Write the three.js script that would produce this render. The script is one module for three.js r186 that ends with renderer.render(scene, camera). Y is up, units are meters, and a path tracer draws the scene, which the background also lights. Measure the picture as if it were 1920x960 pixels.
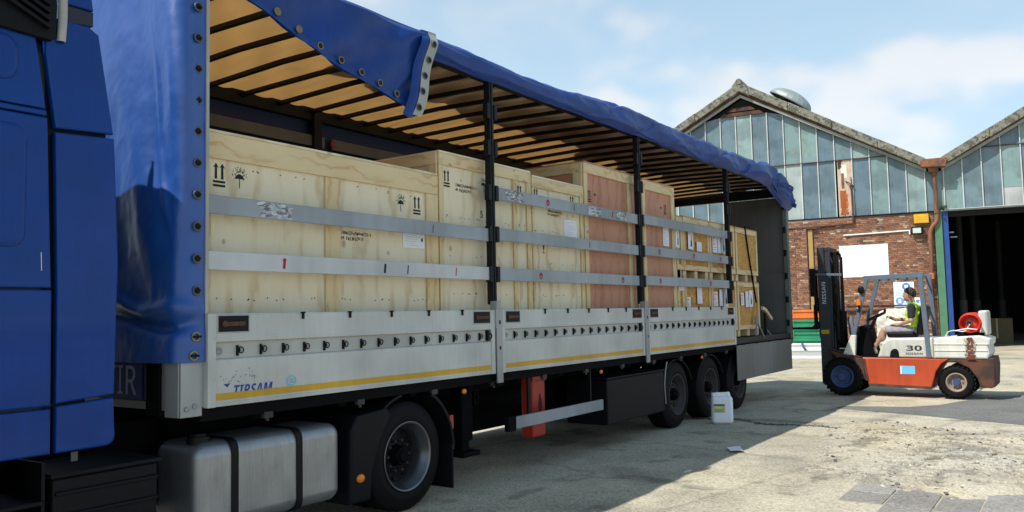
import * as THREE from 'three';
import { RoundedBoxGeometry } from 'three/addons/geometries/RoundedBoxGeometry.js';
import { mergeGeometries } from 'three/addons/utils/BufferGeometryUtils.js';

// ------------------------------------------------------------------ camera, sky, sun, exposure
const scene = new THREE.Scene();
const R = THREE.MathUtils.degToRad;
const camera = new THREE.PerspectiveCamera(34.516, 2, 0.1, 600);
{
  const yaw = R(34.712), pitch = R(4.048), roll = R(-1.215);
  const fw = new THREE.Vector3(Math.cos(pitch) * Math.cos(yaw), Math.sin(pitch), -Math.cos(pitch) * Math.sin(yaw));
  const right = new THREE.Vector3(Math.sin(yaw), 0, Math.cos(yaw));
  const up = new THREE.Vector3().crossVectors(right, fw);
  camera.position.set(-3.3838, 1.6962, 4.8925);
  camera.up.copy(right.multiplyScalar(-Math.sin(roll)).add(up.multiplyScalar(Math.cos(roll))));
  camera.lookAt(camera.position.clone().add(fw));
}
scene.add(camera);

// small deterministic noise tools
function rng(seed) { let s = seed >>> 0; return () => { s = (s + 0x6D2B79F5) >>> 0; let t = Math.imul(s ^ (s >>> 15), 1 | s); t = (t + Math.imul(t ^ (t >>> 7), 61 | t)) ^ t; return ((t ^ (t >>> 14)) >>> 0) / 4294967296; }; }
function hash(x, y, z = 0) { let h = Math.imul(x | 0, 374761393) ^ Math.imul(y | 0, 668265263) ^ Math.imul(z | 0, 1274126177); h = Math.imul(h ^ (h >>> 13), 1274126177); h ^= h >>> 16; return (h >>> 0) / 4294967296; }
const sm = t => t * t * (3 - 2 * t), lerp = (a, b, t) => a + (b - a) * t, clamp = (x, a = 0, b = 1) => Math.min(b, Math.max(a, x));
const sstep = (a, b, x) => sm(clamp((x - a) / (b - a)));
function vn(x, y, seed = 0, px = 0, py = 0) {                       // value noise, periodic when px, py given
  const xi = Math.floor(x), yi = Math.floor(y), fx = sm(x - xi), fy = sm(y - yi);
  const w = (i, p) => p ? ((i % p) + p) % p : i;
  const a = hash(w(xi, px), w(yi, py), seed), b = hash(w(xi + 1, px), w(yi, py), seed), c = hash(w(xi, px), w(yi + 1, py), seed), d = hash(w(xi + 1, px), w(yi + 1, py), seed);
  return lerp(lerp(a, b, fx), lerp(c, d, fx), fy);
}
function fbm(x, y, oct = 4, seed = 0, p = 0) { let v = 0, a = 0.5, t = 0; for (let i = 0; i < oct; i++) { v += a * vn(x, y, seed + i * 17, p, p); t += a; a *= 0.5; x *= 2; y *= 2; p *= 2; } return v / t; }
function vn3(x, y, z, seed = 0) { const zi = Math.floor(z), f = sm(z - zi); return lerp(vn(x, y, seed + zi * 131), vn(x, y, seed + (zi + 1) * 131), f); }
function fbm3(x, y, z, oct = 4, seed = 0) { let v = 0, a = 0.5, t = 0; for (let i = 0; i < oct; i++) { v += a * vn3(x, y, z, seed + i * 17); t += a; a *= 0.5; x *= 2.03; y *= 2.03; z *= 2.03; } return v / t; }

const SUN = new THREE.Vector3(-0.68, 1, -0.32).normalize();
{
  const W = 1024, H = 512, d = new Float32Array(W * H * 4);
  for (let j = 0; j < H; j++) {
    const el = ((j + 0.5) / H - 0.5) * Math.PI, cy = Math.sin(el), ch = Math.cos(el);
    for (let i = 0; i < W; i++) {
      const az = ((i + 0.5) / W - 0.5) * 2 * Math.PI, x = ch * Math.cos(az), z = ch * Math.sin(az), y = Math.max(cy, 0);
      const g = Math.pow(1 - y, 1.7);
      let r = lerp(0.13, 0.72, g), gg = lerp(0.27, 0.95, g), b = lerp(0.46, 1.12, g);
      // thin fair-weather cloud over the whole dome
      const s = 1 / (y + 0.22), cx = x * s * 1.9, cz = z * s * 1.9;
      const wx = fbm3(cx * 0.9 + 8, cz * 0.9, 1.5, 3, 3) * 1.6, n = fbm3(cx + wx + 31, cz * 1.5 + wx * 0.6, 0.3, 6, 11);
      let c = 0.10 * sstep(0.3, 0.6, y) + sstep(0.54, 0.78, n) * 0.45 + 0.10 * fbm3(cx * 4, cz * 5, 2, 3, 40) - 0.03;
      c = clamp(c + 0.80 * sstep(0.48, 0.70, fbm3(x * 7 + 231.5, y * 16, z * 7, 5, 71) + 0.16 * (fbm3(x * 22, y * 60 + x * 8, z * 22, 5, 5) - 0.5)) * sstep(0.55, 0.25, y));
      const w = lerp(0.46, 1.0, Math.pow(1 - y, 1.2)); r = lerp(r, 0.99 * w, c); gg = lerp(gg, 1.01 * w, c); b = lerp(b, 1.04 * w, c);
      const k = (j * W + i) * 4; d[k] = r; d[k + 1] = gg; d[k + 2] = b; d[k + 3] = 1;
    }
  }
  const t = new THREE.DataTexture(d, W, H, THREE.RGBAFormat, THREE.FloatType);
  t.mapping = THREE.EquirectangularReflectionMapping; t.magFilter = t.minFilter = THREE.LinearFilter; t.needsUpdate = true;
  scene.background = t; scene.environment = t; scene.environmentIntensity = 1; scene.backgroundIntensity = 1;
}
const sun = new THREE.DirectionalLight(new THREE.Color(1, 0.975, 0.925), 5);
sun.position.copy(SUN).multiplyScalar(60).add(new THREE.Vector3(14, 0, 0)); sun.target.position.set(14, 0, 0);
sun.castShadow = true; Object.assign(sun.shadow.camera, { left: -35, right: 35, top: 35, bottom: -35, near: 1, far: 140 }); sun.shadow.mapSize.set(4096, 4096);
scene.add(sun, sun.target);
const renderer = new THREE.WebGLRenderer({ antialias: true });
renderer.toneMapping = THREE.LinearToneMapping; renderer.toneMappingExposure = 1.1;
renderer.shadowMap.enabled = true;

// ------------------------------------------------------------------ scene bookkeeping
const counts = {};
function numbered(n) { const k = counts[n] = (counts[n] ?? -1) + 1; return k ? n + '_' + String(k).padStart(3, '0') : n; }
function tag(o, label, category, group, kind) { if (label) o.userData.label = label; if (category) o.userData.category = category; if (group) o.userData.group = group; if (kind) o.userData.kind = kind; return o; }
function thing(name, label, category, pos = [0, 0, 0], turn = 0, group) { const o = new THREE.Group(); o.name = numbered(name); o.position.set(...pos); o.rotation.y = turn; scene.add(o); return tag(o, label, category, group); }
function prep(g) { const n = g.index ? g.toNonIndexed() : g; for (const k of Object.keys(n.attributes)) if (!['position', 'normal', 'uv'].includes(k)) n.deleteAttribute(k); if (!n.attributes.uv) n.setAttribute('uv', new THREE.BufferAttribute(new Float32Array(n.attributes.position.count * 2), 2)); if (!n.attributes.normal) n.computeVertexNormals(); return n; }
function part(name, geo, mat, parent, opt = {}) {
  const g = Array.isArray(geo) ? (geo.length > 1 ? mergeGeometries(geo.map(prep)) : geo[0]) : geo;
  const m = new THREE.Mesh(g, mat); m.name = parent === scene ? numbered(name) : name; m.castShadow = m.receiveShadow = true; parent.add(m);
  if (opt.at) m.position.set(...opt.at);
  if (opt.label) m.userData.label = opt.label; if (opt.kind) m.userData.kind = opt.kind;
  return m;
}
// uv in metres from the dominant axis of each face; turn = swap so that the grain (u) runs along the long axis
function metric(g, turn = false, off = 0) {
  const n = g.index ? g.toNonIndexed() : g, p = n.attributes.position, uv = new Float32Array(p.count * 2), a = new THREE.Vector3(), b = new THREE.Vector3(), c = new THREE.Vector3();
  for (let i = 0; i < p.count; i += 3) {
    a.fromBufferAttribute(p, i); b.fromBufferAttribute(p, i + 1); c.fromBufferAttribute(p, i + 2);
    const nn = b.clone().sub(a).cross(c.clone().sub(a)), ax = Math.abs(nn.x), ay = Math.abs(nn.y), az = Math.abs(nn.z);
    [a, b, c].forEach((v, k) => { let u, w; if (az >= ax && az >= ay) { u = v.x; w = v.y; } else if (ax >= ay) { u = v.z; w = v.y; } else { u = v.x; w = v.z; } if (turn) [u, w] = [w, u]; uv[(i + k) * 2] = u + off; uv[(i + k) * 2 + 1] = w + off * 1.7; });
  }
  n.setAttribute('uv', new THREE.BufferAttribute(uv, 2)); return n;
}
function bx(x0, x1, y0, y1, z0, z1, r = 0, turn = false, off = 0) {
  const w = x1 - x0, h = y1 - y0, d = z1 - z0; let g;
  if (r > 0) g = new RoundedBoxGeometry(w, h, d, 2, Math.min(r, w / 2.1, h / 2.1, d / 2.1)); else g = new THREE.BoxGeometry(w, h, d);
  g.translate((x0 + x1) / 2, (y0 + y1) / 2, (z0 + z1) / 2); return metric(g, turn, off);
}
const V = (x, y, z) => new THREE.Vector3(x, y, z);
function cyl(a, b, r, r2 = r, seg = 16) {                           // cylinder between two points
  const A = V(...a), B = V(...b), g = new THREE.CylinderGeometry(r2, r, A.distanceTo(B), seg);
  g.applyQuaternion(new THREE.Quaternion().setFromUnitVectors(V(0, 1, 0), B.clone().sub(A).normalize())); g.translate(...A.add(B).multiplyScalar(0.5).toArray()); return g;
}
function bar(a, b, w, h, r = 0.004) {                               // rectangular bar between two points (w across, h up)
  const A = V(...a), B = V(...b), g = new RoundedBoxGeometry(A.distanceTo(B), h, w, 1, r), d = B.clone().sub(A).normalize();
  const m = new THREE.Matrix4(), up = Math.abs(d.y) > 0.9 ? V(0, 0, 1) : V(0, 1, 0), z = d.clone().cross(up).normalize(), y = z.clone().cross(d);
  m.makeBasis(d, y, z); g.applyMatrix4(m); g.translate(...A.add(B).multiplyScalar(0.5).toArray()); return metric(g);
}
function tube(pts, r, seg = 40, rs = 8) { return new THREE.TubeGeometry(new THREE.CatmullRomCurve3(pts.map(p => V(...p)), false, 'catmullrom', 0.3), seg, r, rs); }
function poly(pts) { const s = new THREE.Shape(); pts.forEach(([x, y], i) => i ? s.lineTo(x, y) : s.moveTo(x, y)); s.closePath(); return s; }
function ext(shape, z0, z1, bevel = 0.006) {
  const s = shape instanceof THREE.Shape ? shape : poly(shape), d = z1 - z0 - 2 * bevel;
  const g = new THREE.ExtrudeGeometry(s, { depth: d, bevelEnabled: bevel > 0, bevelSize: bevel, bevelThickness: bevel, bevelOffset: -bevel, bevelSegments: 2, curveSegments: 8 });
  g.translate(0, 0, z0 + bevel); return metric(g);
}
function rrect(x0, y0, x1, y1, r) { const s = new THREE.Shape(); s.moveTo(x0 + r, y0); s.lineTo(x1 - r, y0); s.quadraticCurveTo(x1, y0, x1, y0 + r); s.lineTo(x1, y1 - r); s.quadraticCurveTo(x1, y1, x1 - r, y1); s.lineTo(x0 + r, y1); s.quadraticCurveTo(x0, y1, x0, y1 - r); s.lineTo(x0, y0 + r); s.quadraticCurveTo(x0, y0, x0 + r, y0); return s; }
function sheet(nu, nv, fn, su = 1, sv = 1) {
  const p = [], uv = [], ix = [];
  for (let j = 0; j <= nv; j++) for (let i = 0; i <= nu; i++) { const q = fn(i / nu, j / nv); p.push(q[0], q[1], q[2]); uv.push(i / nu * su, j / nv * sv); }
  for (let j = 0; j < nv; j++) for (let i = 0; i < nu; i++) { const a = j * (nu + 1) + i; ix.push(a, a + 1, a + nu + 2, a, a + nu + 2, a + nu + 1); }
  const g = new THREE.BufferGeometry(); g.setAttribute('position', new THREE.Float32BufferAttribute(p, 3)); g.setAttribute('uv', new THREE.Float32BufferAttribute(uv, 2)); g.setIndex(ix); g.computeVertexNormals(); return g;
}
// surface nets: a smooth closed mesh of the zero set of a distance field f(x, y, z)
function nets(f, lo, hi, h) {
  const n = [0, 1, 2].map(k => Math.ceil((hi[k] - lo[k]) / h) + 1), val = new Float32Array(n[0] * n[1] * n[2]), id = new Int32Array(val.length).fill(-1);
  const at = (i, j, k) => (k * n[1] + j) * n[0] + i, pos = [], ix = [];
  for (let k = 0; k < n[2]; k++) for (let j = 0; j < n[1]; j++) for (let i = 0; i < n[0]; i++) val[at(i, j, k)] = f(lo[0] + i * h, lo[1] + j * h, lo[2] + k * h);
  for (let k = 0; k < n[2] - 1; k++) for (let j = 0; j < n[1] - 1; j++) for (let i = 0; i < n[0] - 1; i++) {
    let sx = 0, sy = 0, sz = 0, c = 0;
    const E = (a, b, d, A, B, D) => { const u = val[at(i + a, j + b, k + d)], w = val[at(i + A, j + B, k + D)]; if ((u < 0) !== (w < 0)) { const t = u / (u - w); sx += lerp(a, A, t); sy += lerp(b, B, t); sz += lerp(d, D, t); c++; } };
    for (let q = 0; q < 4; q++) { const a = q & 1, b = q >> 1; E(0, a, b, 1, a, b); E(a, 0, b, a, 1, b); E(a, b, 0, a, b, 1); }
    if (c) { id[at(i, j, k)] = pos.length / 3; pos.push(lo[0] + (i + sx / c) * h, lo[1] + (j + sy / c) * h, lo[2] + (k + sz / c) * h); }
  }
  const quad = (a, b, c, d, flip) => { if (a < 0 || b < 0 || c < 0 || d < 0) return; flip ? ix.push(a, c, b, a, d, c) : ix.push(a, b, c, a, c, d); };
  for (let k = 1; k < n[2] - 1; k++) for (let j = 1; j < n[1] - 1; j++) for (let i = 1; i < n[0] - 1; i++) {
    const s = val[at(i, j, k)] < 0;
    if (s !== (val[at(i + 1, j, k)] < 0)) quad(id[at(i, j - 1, k - 1)], id[at(i, j, k - 1)], id[at(i, j, k)], id[at(i, j - 1, k)], !s);
    if (s !== (val[at(i, j + 1, k)] < 0)) quad(id[at(i - 1, j, k - 1)], id[at(i - 1, j, k)], id[at(i, j, k)], id[at(i, j, k - 1)], !s);
    if (s !== (val[at(i, j, k + 1)] < 0)) quad(id[at(i - 1, j - 1, k)], id[at(i, j - 1, k)], id[at(i, j, k)], id[at(i - 1, j, k)], !s);
  }
  const g = new THREE.BufferGeometry(); g.setAttribute('position', new THREE.Float32BufferAttribute(pos, 3)); g.setIndex(ix);
  const nr = new Float32Array(pos.length), e = h * 0.5, v = V(0, 0, 0);
  for (let i = 0; i < pos.length; i += 3) { const [x, y, z] = [pos[i], pos[i + 1], pos[i + 2]]; v.set(f(x + e, y, z) - f(x - e, y, z), f(x, y + e, z) - f(x, y - e, z), f(x, y, z + e) - f(x, y, z - e)).normalize(); nr[i] = v.x; nr[i + 1] = v.y; nr[i + 2] = v.z; }
  g.setAttribute('normal', new THREE.BufferAttribute(nr, 3));
  const uv = new Float32Array(pos.length / 3 * 2); for (let i = 0; i < pos.length / 3; i++) { uv[i * 2] = pos[i * 3]; uv[i * 2 + 1] = pos[i * 3 + 1]; } g.setAttribute('uv', new THREE.BufferAttribute(uv, 2));
  return g;
}
const smin = (a, b, k) => { const h = clamp(0.5 + 0.5 * (b - a) / k); return lerp(b, a, h) - k * h * (1 - h); };
function capsule(p, a, b, ra, rb) { const pa = [p[0] - a[0], p[1] - a[1], p[2] - a[2]], ba = [b[0] - a[0], b[1] - a[1], b[2] - a[2]]; const h = clamp((pa[0] * ba[0] + pa[1] * ba[1] + pa[2] * ba[2]) / (ba[0] ** 2 + ba[1] ** 2 + ba[2] ** 2 + 1e-9)); return Math.hypot(pa[0] - ba[0] * h, pa[1] - ba[1] * h, pa[2] - ba[2] * h) - lerp(ra, rb, h); }
const ell = (p, c, r) => { const q = Math.hypot((p[0] - c[0]) / r[0], (p[1] - c[1]) / r[1], (p[2] - c[2]) / r[2]); return (q - 1) * Math.min(...r); };

// ------------------------------------------------------------------ textures
function canvasTex(w, h, draw, repeat) { const c = document.createElement('canvas'); c.width = w; c.height = h; const x = c.getContext('2d'); draw(x, w, h); const t = new THREE.CanvasTexture(c); t.colorSpace = THREE.SRGBColorSpace; t.magFilter = THREE.LinearFilter; if (repeat) { t.wrapS = t.wrapT = THREE.RepeatWrapping; t.repeat.set(...repeat); } return t; }
function dataTex(n, metres, fn, srgb = false) {                     // fn(u, v) in 0..1 -> [r, g, b] linear 0..1 (stored as given)
  const d = new Uint8Array(n * n * 4);
  for (let j = 0; j < n; j++) for (let i = 0; i < n; i++) { const c = fn(i / n, j / n), k = (j * n + i) * 4; for (let q = 0; q < 3; q++) { let v = clamp(Array.isArray(c) ? c[q] : c); if (srgb) v = v <= 0.0031308 ? v * 12.92 : 1.055 * Math.pow(v, 1 / 2.4) - 0.055; d[k + q] = v * 255; } d[k + 3] = 255; }
  const t = new THREE.DataTexture(d, n, n, THREE.RGBAFormat); t.wrapS = t.wrapT = THREE.RepeatWrapping; t.magFilter = t.minFilter = THREE.LinearFilter; t.repeat.set(1 / metres, 1 / metres); if (srgb) t.colorSpace = THREE.SRGBColorSpace; t.needsUpdate = true; return t;
}
const mixc = (a, b, t) => [lerp(a[0], b[0], t), lerp(a[1], b[1], t), lerp(a[2], b[2], t)];
const mulc = (a, k) => [a[0] * k, a[1] * k, a[2] * k];
// wood grain running along u; knots bend it
function wood(n, metres, base, dark, seed, knots, stretch) {
  const r = rng(seed), K = []; for (let i = 0; i < knots; i++) K.push([r(), r(), 0.008 + r() * 0.012]);
  return dataTex(n, metres, (u, v) => {
    let w = fbm(u * 4, v * 8, 4, seed, 4) * 0.20, kn = 0;
    for (const [ku, kv, kr] of K) { let du = u - ku, dv = v - kv; du -= Math.round(du); dv -= Math.round(dv); const q = Math.hypot(du * 0.45, dv); w += 0.05 * Math.exp(-q * q / (kr * kr * 16)) * (dv >= 0 ? 1 : -1); kn = Math.max(kn, sstep(kr * 1.1, kr * 0.5, Math.hypot(du * 0.75, dv))); }
    const rings = Math.sin((v + w) * Math.PI * 2 * stretch) * 0.5 + 0.5, fine = vn(u * 24, v * 420, seed + 9, 24, 420), patch = fbm(u * 3, v * 6, 3, seed + 31, 3);
    let c = mixc(base, dark, Math.pow(rings, 4) * 0.55 * sstep(0.28, 0.62, patch) + fine * 0.14 + (patch - 0.5) * 0.35 + 0.05);
    return mixc(c, mulc(dark, 0.72), kn * 0.75);
  }, true);
}
const TX = {};
TX.ply = wood(1024, 1.7, [0.74, 0.665, 0.49], [0.50, 0.37, 0.20], 5, 4, 8);
TX.pine = wood(512, 1.3, [0.70, 0.56, 0.33], [0.48, 0.30, 0.12], 21, 8, 11);
TX.redply = wood(512, 1.3, [0.50, 0.25, 0.16], [0.33, 0.14, 0.08], 33, 0, 6);
TX.osb = (() => canvasTex(512, 512, (x, w, h) => { const r = rng(8); x.fillStyle = '#b4924f'; x.fillRect(0, 0, w, h); for (let i = 0; i < 5200; i++) { const l = 14 + r() * 34, a = r() * Math.PI, px = r() * w, py = r() * h, t = r(); x.fillStyle = `rgba(${150 + t * 75 | 0},${112 + t * 66 | 0},${48 + t * 54 | 0},0.75)`; for (const [ox, oy] of [[0, 0], [px > w / 2 ? -w : w, 0], [0, py > h / 2 ? -h : h]]) { x.save(); x.translate(px + ox, py + oy); x.rotate(a); x.fillRect(-l / 2, -2 - t * 3, l, 4 + t * 6); x.restore(); } } }, [1, 1]))();
TX.concrete = dataTex(1024, 3, (u, v) => { const f = fbm(u * 6, v * 6, 6, 2, 6), p = vn(u * 300, v * 300, 4, 300, 300), q = vn(u * 150, v * 150, 7, 150, 150); let k = 0.74 + (f - 0.5) * 0.36 + (p - 0.5) * 0.34 + (q - 0.5) * 0.42; if (q > 0.86) k *= 0.72; if (q < 0.10) k *= 1.12; return [k, k * 0.985, k * 0.95]; }, true);
TX.concreteH = dataTex(1024, 3, (u, v) => 0.5 + (vn(u * 300, v * 300, 4, 300, 300) - 0.5) * 0.6 + (fbm(u * 12, v * 12, 4, 2, 12) - 0.5) * 0.6);
TX.dirt = dataTex(512, 1.5, (u, v) => { const f = fbm(u * 4, v * 4, 6, 12, 4), s = vn(u * 60, v * 5, 14, 60, 5); const k = 0.83 + (f - 0.5) * 0.4 + (s - 0.5) * 0.07; return [k, k, k * 0.985]; }, true);
TX.tarpH = dataTex(512, 1.6, (u, v) => { const w = fbm(u * 3, v * 3, 3, 5, 3); const a = Math.abs(fbm(u * 5 + w, v * 5, 3, 77, 5) - 0.5); return 0.6 + 0.5 * fbm(u * 6, v * 6, 4, 19, 6) - 0.5 * Math.exp(-a * 30) * 0.25; });
TX.rust = dataTex(256, 0.8, (u, v) => { const f = fbm(u * 5, v * 5, 5, 61, 5); return mixc([0.26, 0.105, 0.05], [0.12, 0.065, 0.045], sstep(0.35, 0.68, f)); }, true);
TX.lichen = dataTex(512, 0.7, (u, v) => { const f = fbm(u * 7, v * 7, 5, 91, 7), g = fbm(u * 18, v * 18, 3, 95, 18), o = fbm(u * 4, v * 4, 4, 99, 4); let c = mixc([0.29, 0.285, 0.235], [0.12, 0.12, 0.10], sstep(0.36, 0.64, f)); c = mixc(c, [0.42, 0.41, 0.34], sstep(0.56, 0.72, g) * 0.7); return mixc(c, [0.33, 0.24, 0.09], sstep(0.64, 0.78, o) * 0.45); }, true);
TX.grime = dataTex(512, 2.4, (u, v) => { const f = fbm(u * 4, v * 3, 5, 201, 4), s = vn(u * 40, v * 3, 205, 40, 3); const k = 0.82 + (f - 0.5) * 0.62 + (s - 0.5) * 0.12; return [k, k, k]; }, true);
TX.paneDirt = dataTex(512, 2.6, (u, v) => { const f = fbm(u * 6, v * 6, 5, 401, 6), s = vn(u * 50, v * 2, 405, 50, 2), e = sstep(0.55, 0.75, fbm(u * 5, v * 5, 4, 409, 5)); const k = 0.82 + (f - 0.5) * 0.7 + (s - 0.5) * 0.12; return [k + e * 0.25, k + e * 0.22, k + e * 0.14]; }, true);
TX.brush = dataTex(256, 0.5, (u, v) => { const s = vn(u * 90, v * 4, 301, 90, 4); const k = 0.82 + (s - 0.5) * 0.13 + (fbm(u * 4, v * 4, 4, 305, 4) - 0.5) * 0.34; return k; }, true);

const std = (o) => new THREE.MeshStandardMaterial(o), phys = (o) => new THREE.MeshPhysicalMaterial(o);
const C = (r, g, b) => new THREE.Color().setRGB(r, g, b);
const M = {
  cab: phys({ color: C(0.001, 0.044, 0.26), roughness: 0.45, specularIntensity: 0.15, clearcoat: 0.34, clearcoatRoughness: 0.04, map: TX.dirt }),
  cabDark: std({ color: C(0.003, 0.006, 0.022), roughness: 0.5 }),
  tarp: phys({ color: C(0.004, 0.043, 0.245), roughness: 0.5, specularIntensity: 0.4, bumpMap: TX.tarpH, bumpScale: 0.013, clearcoat: 0.22, clearcoatRoughness: 0.25, map: TX.dirt }),
  tarpFrontLit: phys({ color: C(0.004, 0.062, 0.29), roughness: 0.5, specularIntensity: 1, bumpMap: TX.tarpH, bumpScale: 0.003, clearcoat: 0.55, clearcoatRoughness: 0.36 }),  // same tarp, base blue lightened to stand in for sun and sky sheen
  tarpStrip: std({ color: C(0.42, 0.43, 0.40), roughness: 0.6, map: TX.dirt }),
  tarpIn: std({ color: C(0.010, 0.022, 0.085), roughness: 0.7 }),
  roofSheet: phys({ color: C(0.46, 0.245, 0.07), roughness: 1, transmission: 0.45, thickness: 0, bumpMap: TX.tarpH, bumpScale: 0.01 }),
  eyelet: std({ color: C(0.10, 0.105, 0.11), roughness: 0.45, metalness: 0.4 }), brass: std({ color: C(0.20, 0.16, 0.07), roughness: 0.5, metalness: 0.3 }),
  black: phys({ color: C(0.005, 0.005, 0.006), roughness: 0.5, specularIntensity: 0.35 }),
  blackMatt: phys({ color: C(0.0045, 0.0045, 0.0055), specularIntensity: 0.2, roughness: 0.8, map: TX.grime }),
  rubber: phys({ color: C(0.0075, 0.0075, 0.008), specularIntensity: 0.3, roughness: 0.7, map: TX.grime }),
  plastic: phys({ color: C(0.0055, 0.0065, 0.0085), specularIntensity: 0.3, roughness: 0.5, map: TX.grime }),
  post: phys({ color: C(0.010, 0.0115, 0.014), specularIntensity: 0.4, roughness: 0.5, map: TX.dirt }),
  alu: std({ color: C(0.54, 0.54, 0.52), roughness: 0.42, metalness: 0.25, map: TX.dirt }),
  aluPaint: std({ color: C(0.55, 0.56, 0.545), roughness: 0.4, metalness: 0.05, map: TX.dirt }),
  aluStrip: std({ color: C(0.43, 0.435, 0.415), roughness: 0.5, map: TX.grime }),
  galv: std({ color: C(0.36, 0.37, 0.37), roughness: 0.5, metalness: 0.35, map: TX.grime }),
  lath: std({ color: C(0.33, 0.365, 0.40), roughness: 0.5, metalness: 0.15, map: TX.grime }),
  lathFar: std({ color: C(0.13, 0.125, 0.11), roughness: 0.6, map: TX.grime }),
  lathWhite: std({ color: C(0.52, 0.54, 0.55), roughness: 0.5, metalness: 0.1, map: TX.grime }),
  tank: std({ color: C(0.36, 0.37, 0.38), roughness: 0.42, metalness: 0.75, map: TX.brush }),
  rim: std({ color: C(0.20, 0.21, 0.225), roughness: 0.32, metalness: 0.8, map: TX.grime }),
  rimDirty: std({ color: C(0.055, 0.05, 0.048), roughness: 0.7, metalness: 0.2, map: TX.grime }),
  yellow: std({ color: C(0.62, 0.36, 0.015), roughness: 0.55, map: TX.dirt }),
  amber: phys({ color: C(0.75, 0.20, 0.01), roughness: 0.25 }),
  redLens: phys({ color: C(0.45, 0.02, 0.015), roughness: 0.25 }),
  extRed: std({ color: C(0.50, 0.028, 0.012), roughness: 0.42, map: TX.dirt }),
  doorIn: std({ color: C(0.115, 0.125, 0.13), roughness: 0.5, map: TX.grime }),
  deck: std({ color: C(0.06, 0.05, 0.042), roughness: 0.8, map: TX.grime }),
  ply: std({ map: TX.ply, roughness: 0.72 }), pine: std({ map: TX.pine, roughness: 0.7, color: C(0.98, 0.99, 1.0) }),
  redply: std({ map: TX.redply, roughness: 0.72 }), osb: std({ map: TX.osb, roughness: 0.75, color: C(0.95, 0.9, 0.85) }),
  paper: std({ color: C(0.80, 0.80, 0.84), roughness: 0.7 }),
  concrete: std({ color: C(0.585, 0.52, 0.39), map: TX.concrete, roughness: 0.92, vertexColors: true, bumpMap: TX.concreteH, bumpScale: 0.006 }),
  broken: std({ color: C(0.535, 0.48, 0.375), map: TX.concrete, roughness: 0.95, vertexColors: true, bumpMap: TX.concreteH, bumpScale: 0.01 }),
  asphalt: std({ color: C(0.20, 0.20, 0.19), map: TX.concrete, roughness: 0.92, bumpMap: TX.concreteH, bumpScale: 0.006 }),
  slab: std({ color: C(0.36, 0.335, 0.305), map: TX.concrete, roughness: 0.9, bumpMap: TX.concreteH, bumpScale: 0.004 }),
  rust: std({ map: TX.rust, roughness: 0.85, color: C(1.0, 0.95, 0.95) }), rustDark: std({ map: TX.rust, roughness: 0.9, color: C(0.45, 0.45, 0.5) }),
  lichen: std({ map: TX.lichen, roughness: 0.95, color: C(0.70, 0.70, 0.68) }), verge: std({ color: C(0.34, 0.37, 0.33), map: TX.grime, roughness: 0.9 }),
  mullion: std({ color: C(0.62, 0.66, 0.64), roughness: 0.55, map: TX.dirt }),
  mortar: std({ color: C(0.33, 0.25, 0.20), roughness: 0.95, map: TX.grime }),
  brick: std({ color: 0xffffff, roughness: 0.9, map: TX.grime }),
  white: std({ color: C(0.82, 0.82, 0.80), roughness: 0.5 }),
  green: std({ color: C(0.10, 0.25, 0.14), roughness: 0.5, map: TX.dirt }),
  blueDoor: std({ color: C(0.02, 0.075, 0.30), roughness: 0.45, map: TX.dirt }),
  yellowBox: std({ color: C(0.80, 0.45, 0.02), roughness: 0.45, map: TX.dirt }),
  flOrange: std({ color: C(0.62, 0.082, 0.02), roughness: 0.5, map: TX.grime }),
  flWhite: std({ color: C(0.78, 0.77, 0.68), roughness: 0.5, map: TX.grime }),
  flGuard: std({ color: C(0.13, 0.17, 0.215), roughness: 0.45, map: TX.dirt }),
  flMast: std({ color: C(0.028, 0.034, 0.046), roughness: 0.5, map: TX.dirt }),
  hubBlue: std({ color: C(0.035, 0.07, 0.18), roughness: 0.5 }),
  gasRed: std({ color: C(0.62, 0.03, 0.015), roughness: 0.35 }),
  chrome: std({ color: C(0.6, 0.6, 0.6), roughness: 0.25, metalness: 0.9 }),
  skin: phys({ color: C(0.42, 0.235, 0.155), roughness: 0.55 }),
  hair: std({ color: C(0.010, 0.008, 0.007), roughness: 0.6 }),
  shirt: std({ color: C(0.013, 0.013, 0.018), roughness: 0.9 }),
  vest: std({ color: C(0.58, 0.85, 0.06), roughness: 0.75 }),
  tape: std({ color: C(0.72, 0.74, 0.66), roughness: 0.4 }),
  shorts: std({ color: C(0.30, 0.28, 0.32), roughness: 0.9 }),
  shoe: std({ color: C(0.34, 0.34, 0.33), roughness: 0.7 }),
  jerry: phys({ color: C(0.86, 0.88, 0.90), roughness: 0.4 }),
  card: std({ color: C(0.21, 0.165, 0.095), roughness: 0.85, map: TX.dirt }),
  bale: std({ color: C(0.74, 0.70, 0.60), roughness: 0.55, map: TX.grime }),
  greenCrate: std({ color: C(0.015, 0.26, 0.12), roughness: 0.5, map: TX.dirt }), orangeCrate: std({ color: C(0.80, 0.20, 0.03), roughness: 0.5, map: TX.dirt }),
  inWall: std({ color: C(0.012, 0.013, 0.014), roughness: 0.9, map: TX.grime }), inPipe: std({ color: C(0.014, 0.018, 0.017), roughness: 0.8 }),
  leaf: phys({ color: C(0.05, 0.13, 0.02), roughness: 0.7, transmission: 0.3, thickness: 0 }),
};
const decalM = (w, h, draw, o = {}) => std({ map: canvasTex(w, h, draw), transparent: true, alphaTest: 0.35, roughness: 0.8, ...o });
function decal(name, w, h, mat, parent, at, rotY = 0, label) { const m = part(name, new THREE.PlaneGeometry(w, h), mat, parent, { at, label }); m.rotation.y = rotY; return m; }

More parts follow.
